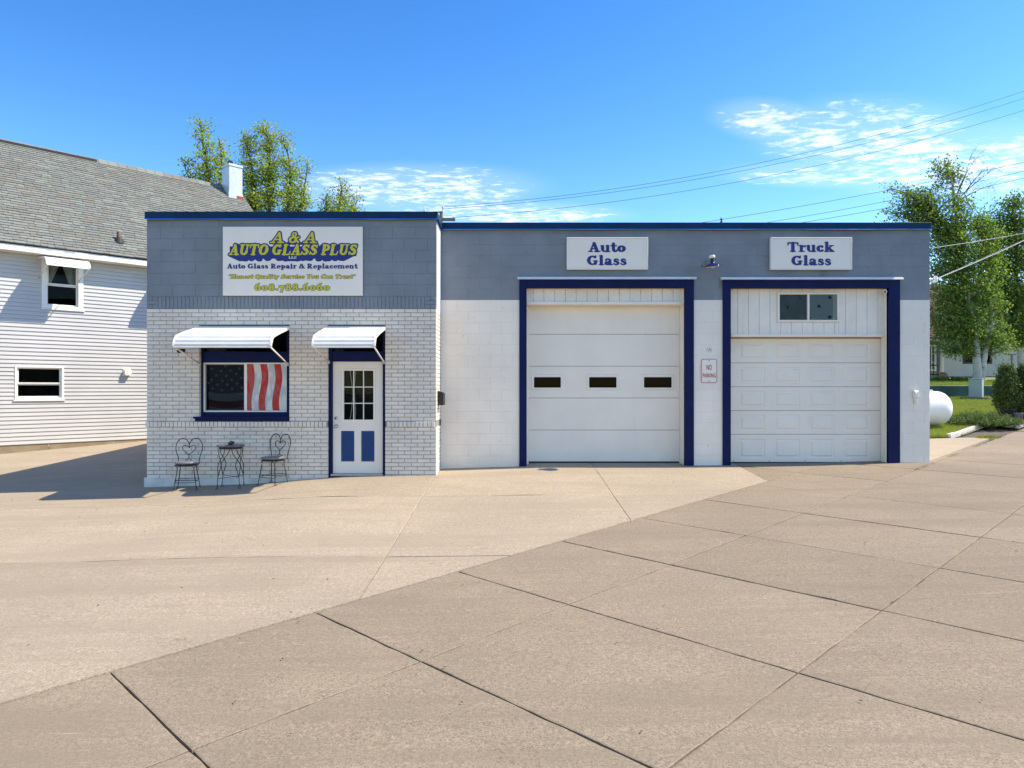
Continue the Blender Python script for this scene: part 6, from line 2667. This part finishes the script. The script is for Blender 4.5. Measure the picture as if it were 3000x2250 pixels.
ya_ = 21.6
for px, rr, hh, lb in ((2950, .31, 1.36, 'round dark arborvitae in a black pot on the gravel bed'), (3006, .36, 1.46, 'dark arborvitae at the right edge of the photo')):
    xx = X(px, ya_)
    zz = gfn(xx, ya_)
    s_ = shrub('arborvitae', lb, (xx, ya_, zz), egg(xx, ya_, zz + .16, rr, hh - .1), 620, .075, arbor_m, .4, 'arborvitae shrubs')
    MB().lathe([(.0, 0), (.2, 0), (.24, .26), (.255, .27), (.255, .3), (.23, .3), (.22, .27), (0, .25)], 18, Matrix.Translation((xx, ya_, zz - .02))).build('pot', pot_m, s_, True)
pt = P(2984, 1222, ya_ - .5)
zz = gfn(pt.x, pt.y)
tag(MB().lathe([(.0, 0), (.10, 0), (.12, .22), (.13, .23), (.13, .25), (.11, .25), (.10, .2), (0, .2)], 16, Matrix.Translation((pt.x, pt.y, zz))).build('flower_pot', mat('grey_pot', (.10, .10, .11), .5), None, True), 'small empty grey pot in front of the arborvitae', 'pot')
yj = 19.75
xj = X(2878, yj)
zj = gfn(xj, yj)


def spread():
    a = random.uniform(0, 6.283)
    q = random.random() ** .5
    up = random.uniform(.15, 1)
    return (xj + .85 * q * math.cos(a), yj + .6 * q * math.sin(a), zj + .02 + .42 * up * (1.05 - q) ** 1.2 + .05 * q * up), (math.cos(a), math.sin(a), .45)


shrub('juniper', 'low spreading juniper beside the gravel bed', (xj, yj, zj), spread, 420, .065, juni_m, .26, None, 24)
for px, y, lb in ((2945, 30.5, 'thin twiggy shrub behind the arborvitae'),):
    xx = X(px, y)
    zz = terr_z(xx, y)

    def twigs():
        a = random.uniform(0, 6.283)
        return (xx + .5 * random.random() * math.cos(a), y + .4 * random.random() * math.sin(a), zz + random.uniform(.3, 1.0)), (math.cos(a) * .5, math.sin(a) * .5, .8)
    shrub('twiggy_shrub', lb, (xx, y, zz), twigs, 70, .05, juni_m, .5, None, 6)
# broad leaved border plants by the grey house
hosta_m = leaf_mat('hosta_leaves', [(.10, .16, .03), (.16, .24, .05), (.22, .30, .08)], .35)
for k in range(9):
    y = 33.6 + random.uniform(-.3, .3)
    xx = X(2731 + 13.6 * k, y)
    zz = terr_z(xx, y)
    rt = root('border_plant', (xx, y, zz), '%s leafy plant from the garage corner in the border before the houses' % ('first', 'second', 'third', 'fourth', 'fifth', 'sixth', 'seventh', 'eighth', 'ninth')[k], 'plant', 'border plants')
    lf = MB()
    for j in range(26):
        a = random.uniform(0, 6.283)
        L_ = random.uniform(.22, .42)
        el = random.uniform(.5, 1.3)
        d = Vector((math.cos(a) * math.cos(el), math.sin(a) * math.cos(el), math.sin(el)))
        q = Vector((-math.sin(a), math.cos(a), 0)) * .05
        b0 = Vector((xx, y, zz))
        m1, e = b0 + d * L_ * .6, b0 + d * L_ + Vector((0, 0, -.08))
        lf.add([b0, m1 + q, e, m1 - q], [(0, 1, 2), (0, 2, 3)])
    lf.build('leaves', hosta_m, rt)

# ------------------------------------------------------------------ houses on the terrace
yh = 40.0
wh = root('white_house', (X(2900, yh), yh + 3, terr_z(27, yh)), 'white clapboard house with brown shingle roof behind the birch', 'house')
hx0, hx1 = X(2690, yh), X(3150, yh)
hz0, hz1 = terr_z(25, yh) - .2, Z(990, yh)
wn2 = (X(2820, yh), X(2906, yh), Z(1066, yh), Z(1002, yh))
cw = wall_core(hx0, hx1, hz0, hz1, [wn2], yh, yh + .2).build('front_wall', siding_m, wh)
ncr = 15
for i in range(ncr):
    z0 = Z(1103, yh) + (hz1 - Z(1103, yh)) * i / ncr
    z1 = Z(1103, yh) + (hz1 - Z(1103, yh)) * (i + 1) / ncr
    hs_ = [(wn2[0], wn2[1])] if wn2[2] - .02 < (z0 + z1) / 2 < wn2[3] + .02 else []
    for a, b in intervals(hx0, hx1, hs_):
        MB().add([(a, yh - .001, z0), (b, yh - .001, z0), (b, yh - .026, z0), (a, yh - .026, z0), (a, yh - .006, z1), (b, yh - .006, z1), (b, yh - .001, z1), (a, yh - .001, z1)],
                 [(3, 2, 1, 0), (0 + 3, 2, 5, 4), (4, 5, 6, 7), (0, 3, 4, 7), (1, 6, 5, 2)]).build('siding_plank', siding_m, cw)
MB().box(hx0, hx1, yh - .008, yh + .1, hz0 - .3, Z(1103, yh) - .004).build('foundation', dark_m, wh)
fw = frame_boxes(wn2[0], wn2[1], wn2[2], wn2[3], .14, .14, .12, .1, yh - .04, yh + .06)
fw.cbox(wn2[0] + .14, wn2[1] - .14, yh - .01, yh + .03, (wn2[2] + wn2[3]) / 2 - .03, (wn2[2] + wn2[3]) / 2 + .03)
fw.cbox((wn2[0] + wn2[1]) / 2 - .05, (wn2[0] + wn2[1]) / 2 + .05, yh - .02, yh + .04, wn2[2] + .1, (wn2[2] + wn2[3]) / 2 - .031)
w2 = fw.build('window', trim_brown_m, wh)
MB().box(wn2[0] + .1, wn2[1] - .1, yh + .062, yh + .066, wn2[2] + .08, wn2[3] - .1).build('pane', pane_dark_m, w2)
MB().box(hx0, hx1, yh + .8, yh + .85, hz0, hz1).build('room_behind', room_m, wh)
MB().cbox(hx0 - .2, hx1, yh - .5, yh - .46, hz1 - .02, Z(972, yh - .5), .01).build('fascia', white_m, wh)
MB().box(hx0 - .2, hx1, yh - .459, yh, hz1, hz1 + .02).build('soffit', white_m, wh)


def hip_roof(x0, x1, y0, y1, z0, rise, nrow, parent, name='roof'):
    o = MB().add([(x0, y0, z0), (x1, y0, z0), (x1, (y0 + y1) / 2, z0 + rise), (x0, (y0 + y1) / 2, z0 + rise), (x1, y1, z0), (x0, y1, z0)],
                 [(0, 1, 2, 3), (3, 2, 4, 5), (0, 3, 5), (1, 4, 2)]).build(name, brownroof_m, parent)
    sh = MB()
    dy = (y1 - y0) / 2 / nrow
    dzr = rise / nrow
    for r in range(nrow):
        xx = x0 - random.uniform(0, .3)
        while xx < x1:
            w_ = random.uniform(.25, .4)
            a, b = max(x0, xx + .005), min(x1, xx + w_)
            if b > a + .02:
                yy, zz = y0 + r * dy, z0 + r * dzr
                sh.add([(a, yy, zz + .05), (b, yy, zz + .05), (b, yy + dy * 1.1, zz + dzr * 1.1 + .025), (a, yy + dy * 1.1, zz + dzr * 1.1 + .025), (a, yy, zz + .005), (b, yy, zz + .005)],
                       [(0, 1, 2, 3), (4, 5, 1, 0)])
            xx += w_
    tag(sh.build('shingle_field', brownroof_m, o), kind='stuff')
    return o


hip_roof(hx0 - .25, hx1, yh - .52, yh + 8, Z(972, yh - .5), 3.2, 24, wh)
yg_ = 36.5
gh = root('grey_house', (X(2700, yg_), yg_ + 2, terr_z(20, yg_)), 'grey house corner with porch rail just past the garage', 'house')
gx0, gx1 = X(2600, yg_), X(2753, yg_)
gz0, gz1 = terr_z(20, yg_) - .2, Z(1000, yg_)
gwn = (X(2716, yg_), X(2742, yg_), Z(1087, yg_), Z(1010, yg_))
gcw = wall_core(gx0, gx1, gz0, gz1, [gwn], yg_, yg_ + 3.2).build('front_wall', greyhouse_m, gh)
for i in range(12):
    z0 = gz0 + .1 + (gz1 - gz0 - .1) * i / 12
    z1 = gz0 + .1 + (gz1 - gz0 - .1) * (i + 1) / 12
    hs_ = [(gwn[0], gwn[1])] if gwn[2] - .02 < (z0 + z1) / 2 < gwn[3] + .02 else []
    for a, b in intervals(gx0, gx1, hs_):
        MB().add([(a, yg_ - .001, z0), (b, yg_ - .001, z0), (b, yg_ - .026, z0), (a, yg_ - .026, z0), (a, yg_ - .006, z1), (b, yg_ - .006, z1)],
                 [(3, 2, 1, 0), (3, 2, 5, 4), (1, 5, 2)]).build('siding_plank', greyhouse_m, gcw)
gwf_ = frame_boxes(*gwn[:2], gwn[2], gwn[3], .09, .09, .09, .09, yg_ - .05, yg_ + .05)
gwf_.cbox((gwn[0] + gwn[1]) / 2 - .03, (gwn[0] + gwn[1]) / 2 + .03, yg_ - .03, yg_ + .03, gwn[2] + .09, gwn[3] - .09)
for k in (1, 2):
    zz = gwn[2] + (gwn[3] - gwn[2]) * k / 3
    gwf_.cbox((gwn[0] + gwn[1]) / 2 + .031, gwn[1] - .09, yg_ - .02, yg_ + .02, zz - .02, zz + .02)
gw2 = gwf_.build('window', white_m, gh)
MB().box(gwn[0] + .08, gwn[1] - .08, yg_ + .055, yg_ + .06, gwn[2] + .08, gwn[3] - .08).build('pane', pane_dark_m, gw2)
MB().box(gwn[0] - .05, gwn[1] + .05, yg_ + .3, yg_ + .35, gwn[2] - .05, gwn[3] + .05).build('room_behind', room_m, gh)
MB().cbox(X(2754, yg_), X(2761, yg_), yg_ - .12, yg_ + .0, gz0 - .1, gz1, .01).build('corner_post', white_m, gh)
MB().cbox(gx0, X(2772, yg_), yg_ - .5, yg_ - .38, gz1 - .02, gz1 + .12, .02).build('gutter', white_m, gh)
MB().tube(smooth_curve([(X(2784, yg_), yg_ - .42, gz1 + .06), (X(2783, yg_), yg_ - .42, gz1 - .16), (X(2774, yg_), yg_ - .3, gz1 - .25), (X(2763, yg_), yg_ - .17, gz1 - .28)], 5), .045, 8).build('downpipe', white_m, gh, True)
MB().box(gx0, X(2785, yg_), yg_ - .4, yg_ + 3.4, gz1 + .02, gz1 + .06).build('eave_board', white_m, gh)
hip_roof(gx0, X(2786, yg_), yg_ - .5, yg_ + 5.5, gz1 + .13, 1.55, 14, gh)
rl = root('porch_rail', (X(2735, 34.6), 34.6, terr_z(20, 34.6)), 'black iron porch rail before the grey house', 'railing')
for a, b in (((2700, 1070), (2748, 1070)), ((2700, 1097), (2748, 1097))):
    MB().tube([P(*a, 34.6), P(*b, 34.6)], .025, 6).build('rail', iron_m, rl)
for px in (2726, 2735, 2748):
    q = P(px, 1070, 34.6)
    MB().tube([(q.x, 34.6, terr_z(q.x, 34.6) - .05), q], .025 if px > 2740 else .016, 6).build('post', iron_m, rl)
pk = Vector((X(2763, 34.8), 34.8, terr_z(21, 34.8)))
tag(MB().lathe([(.05, 0), (.2, .08), (.24, .22), (.18, .36), (.06, .42), (0, .41)], 16, Matrix.Translation(pk)).build('clay_jar', orange_m, None, True), 'round orange clay jar by the white corner post', 'jar')
tp_ = root('clothes_pole', (X(2964, 31.5), 31.5, terr_z(22, 31.5)), 'weathered t shaped clothes line pole before the white house', 'pole')
q = P(2964.5, 1039, 31.5)
MB().tube([(q.x, 31.5, terr_z(22, 31.5) - .1), q], .045, 8).build('post', pole_m, tp_)
MB().cbox(X(2954, 31.5), X(2975, 31.5), 31.45, 31.55, q.z - .02, q.z + .05, .01).build('cross_arm', pole_m, tp_)
MB().tube([P(2955, 1040, 31.5), P(2910, 1043, 33), P(2880, 1042, 34.5)], .006, 4).build('line', wire2_m, tp_)

# ------------------------------------------------------------------ utility pole and wires
yp = 42.0
pole = root('utility_pole', (X(1293, yp), yp, C_ + B_ * 42), 'weathered utility pole top rising behind the gap between office and garage', 'utility pole')
MB().tube([(X(1293, yp), yp, C_ + B_ * 42 - .3), P(1293, 620, yp)], [.16, .11], 10).build('mast', pole_m, pole)
MB().cbox(X(1290, yp - .2), X(1334, yp - .2), yp - .26, yp - .15, P(0, 646, yp).z - .08, P(0, 646, yp).z + .1, .01).build('cross_arm', pole_m, pole)
ins = []
for px, py in ((1297, 609), (1329, 639)):
    c = P(px, py, yp - .2)
    MB().lathe([(.02, -.32 if px < 1300 else -.2), (.02, -.02), (.06, -.02), (.07, .0), (.05, .03), (.07, .05), (.06, .09), (0, .1)], 10, Matrix.Translation(c)).build('insulator', porc_m, pole, True)
c = P(1244, 618, yp - .2)
MB().lathe([(.06, -.06), (.07, .0), (.05, .03), (.07, .05), (.06, .09), (0, .1)], 10, Matrix.Translation(c)).build('insulator', porc_m, pole, True)
MB().tube([P(1244, 622, yp - .2), P(1297, 622, yp - .2)], .04, 6).build('rear_arm', pole_m, pole)


def wire(p3, y, label, x_end, r=.011, m=wire_m, grp='overhead wires'):
    """a wire sagging in a plane parallel to the front, through three measured points"""
    (xa, za), (xb, zb_), (xc, zc_) = [(X(px, y), Z(py, y)) for px, py in p3]
    A = np.array([[xa * xa, xa, 1], [xb * xb, xb, 1], [xc * xc, xc, 1]])
    k = np.linalg.solve(A, [za, zb_, zc_])
    xs = np.linspace(xa, X(x_end, y), 40)
    o = MB().tube([(x, y, k[0] * x * x + k[1] * x + k[2]) for x in xs], r, 5).build('overhead_wire', m)
    return tag(o, label, 'wire', grp)


wire([(1297, 606), (2000, 521), (3000, 267)], yp - .2, 'highest of the three thin black wires crossing the sky', 3500)
wire([(1299, 612), (2000, 532), (3000, 288)], yp + .3, 'middle one of the three upper wires crossing the sky', 3500)
wire([(1330, 637), (2000, 561), (3000, 323)], yp - .6, 'lowest of the three upper wires, from the cross arm end', 3500)
wire([(2050, 653), (2655, 547), (3000, 475)], 30.5, 'highest of three lower wires rising in front of the birch', 3400, .009)
wire([(2240, 653), (2615, 586), (3000, 501)], 30.5, 'middle one of the three lower wires in front of the birch', 3400, .009)
wire([(2344, 653), (2556, 617), (3000, 521)], 30.5, 'lowest of the three lower wires in front of the birch', 3400, .009)
br_p = Vector((GX1 + .01, YG + .25, Z(818, YG + .25)))
sd = root('service_drop', br_p, 'thick pale service cable running from the garage flank to the upper right', 'cable')
e0 = P(2741, 818, YG + .3)
e1 = P(3000, 714.6, 18.0)
e2 = e0 + (e1 - e0) * 2.2 + Vector((0, 0, .35))
pts = [e0 + (e2 - e0) * t + Vector((0, 0, -.3 * t * (1 - t))) for t in [k / 24 for k in range(25)]]
MB().tube(pts, .010, 6).build('cable', wire2_m, sd)
MB().tube(spiral(pts[0], pts[12], 0, 60, .009, 420), .0035, 4).build('wrap_wire', wire2_m, sd)
MB().tube([br_p, e0], .014, 6).build('hook', galv_m, sd)
MB().lathe([(.0, -.06), (.03, -.06), (.04, 0), (.03, .06), (0, .06)], 10, Matrix.Translation(e0)).build('insulator', porc_m, sd)
MB().tube(smooth_curve([e0, e0 + Vector((-.04, .05, -.15)), e0 + Vector((-.02, .1, .2)), e0 + Vector((-.06, .1, .35))], 5), .009, 5).build('drip_loop', wire_m, sd)
f0, f1 = P(2727, 727, YG + .3), P(3000, 676, 18.0)
o = MB().tube([f0 + (f1 - f0) * t * 2.2 + Vector((0, 0, -.25 * t * (1 - t))) for t in [k / 20 for k in range(21)]], .006, 5).build('overhead_wire', wire2_m)
tag(o, 'thin pale wire leaving the garage flank above the service cable', 'wire')

# ------------------------------------------------------------------ weeds in the joints and scattered bits
wp = []
for k in range(420):
    a = random.uniform(14.2, 24)
    p = u2xy(a, E2 + random.gauss(.0, .012))
    if random.random() < .4 + .6 * math.sin(a * 3.1):
        wp.append((p[0], p[1], H(*p) - .01))
for k in range(160):
    p = u2xy(3.15 + 1.607 * 12 + random.gauss(0, .02), random.uniform(3.0, E2))
    wp.append((p[0], p[1], H(*p) - .01))
weed_m = leaf_mat('weeds', [(.06, .09, .015), (.14, .15, .03), (.22, .20, .05)], .3)
blades('joint_weeds', wp, .01, .03, .008, weed_m, 'small weeds in the sidewalk joint by the gravel bed', 'weeds', 3, .9)
tuft = [(u2xy(20.4, E2 + .2)[0] + random.gauss(0, .12), u2xy(20.4, E2 + .2)[1] + random.gauss(0, .08), H(*u2xy(20.4, E2 + .2))) for k in range(160)]
blades('weed_tuft', tuft, .03, .09, .014, leaf_mat('yellow_weeds', [(.25, .28, .02), (.35, .34, .03), (.16, .24, .02)], .3), 'yellow green weed tuft at the gravel bed corner', 'weeds', 3, .8)
chips = MB()
for k in range(150):
    y = random.uniform(4, 13)
    x = random.uniform(-.7 * y, .72 * y)
    if y > 12.8:
        continue
    zz = H(x, y) + .003
    s_ = random.uniform(.006, .018)
    a = random.uniform(0, 6.28)
    chips.add([(x + s_ * math.cos(a), y + s_ * math.sin(a), zz), (x - s_ * .4 * math.sin(a), y + s_ * .4 * math.cos(a), zz + s_ * .35), (x - s_ * math.cos(a), y - s_ * math.sin(a), zz), (x + s_ * .4 * math.sin(a), y - s_ * .4 * math.cos(a), zz + s_ * .2)], [(0, 1, 2, 3)])
tag(chips.build('leaf_litter', mat('litter', (.09, .07, .05), .9, .5, 40)), 'tiny dry leaf bits scattered over the concrete', 'litter', kind='stuff')
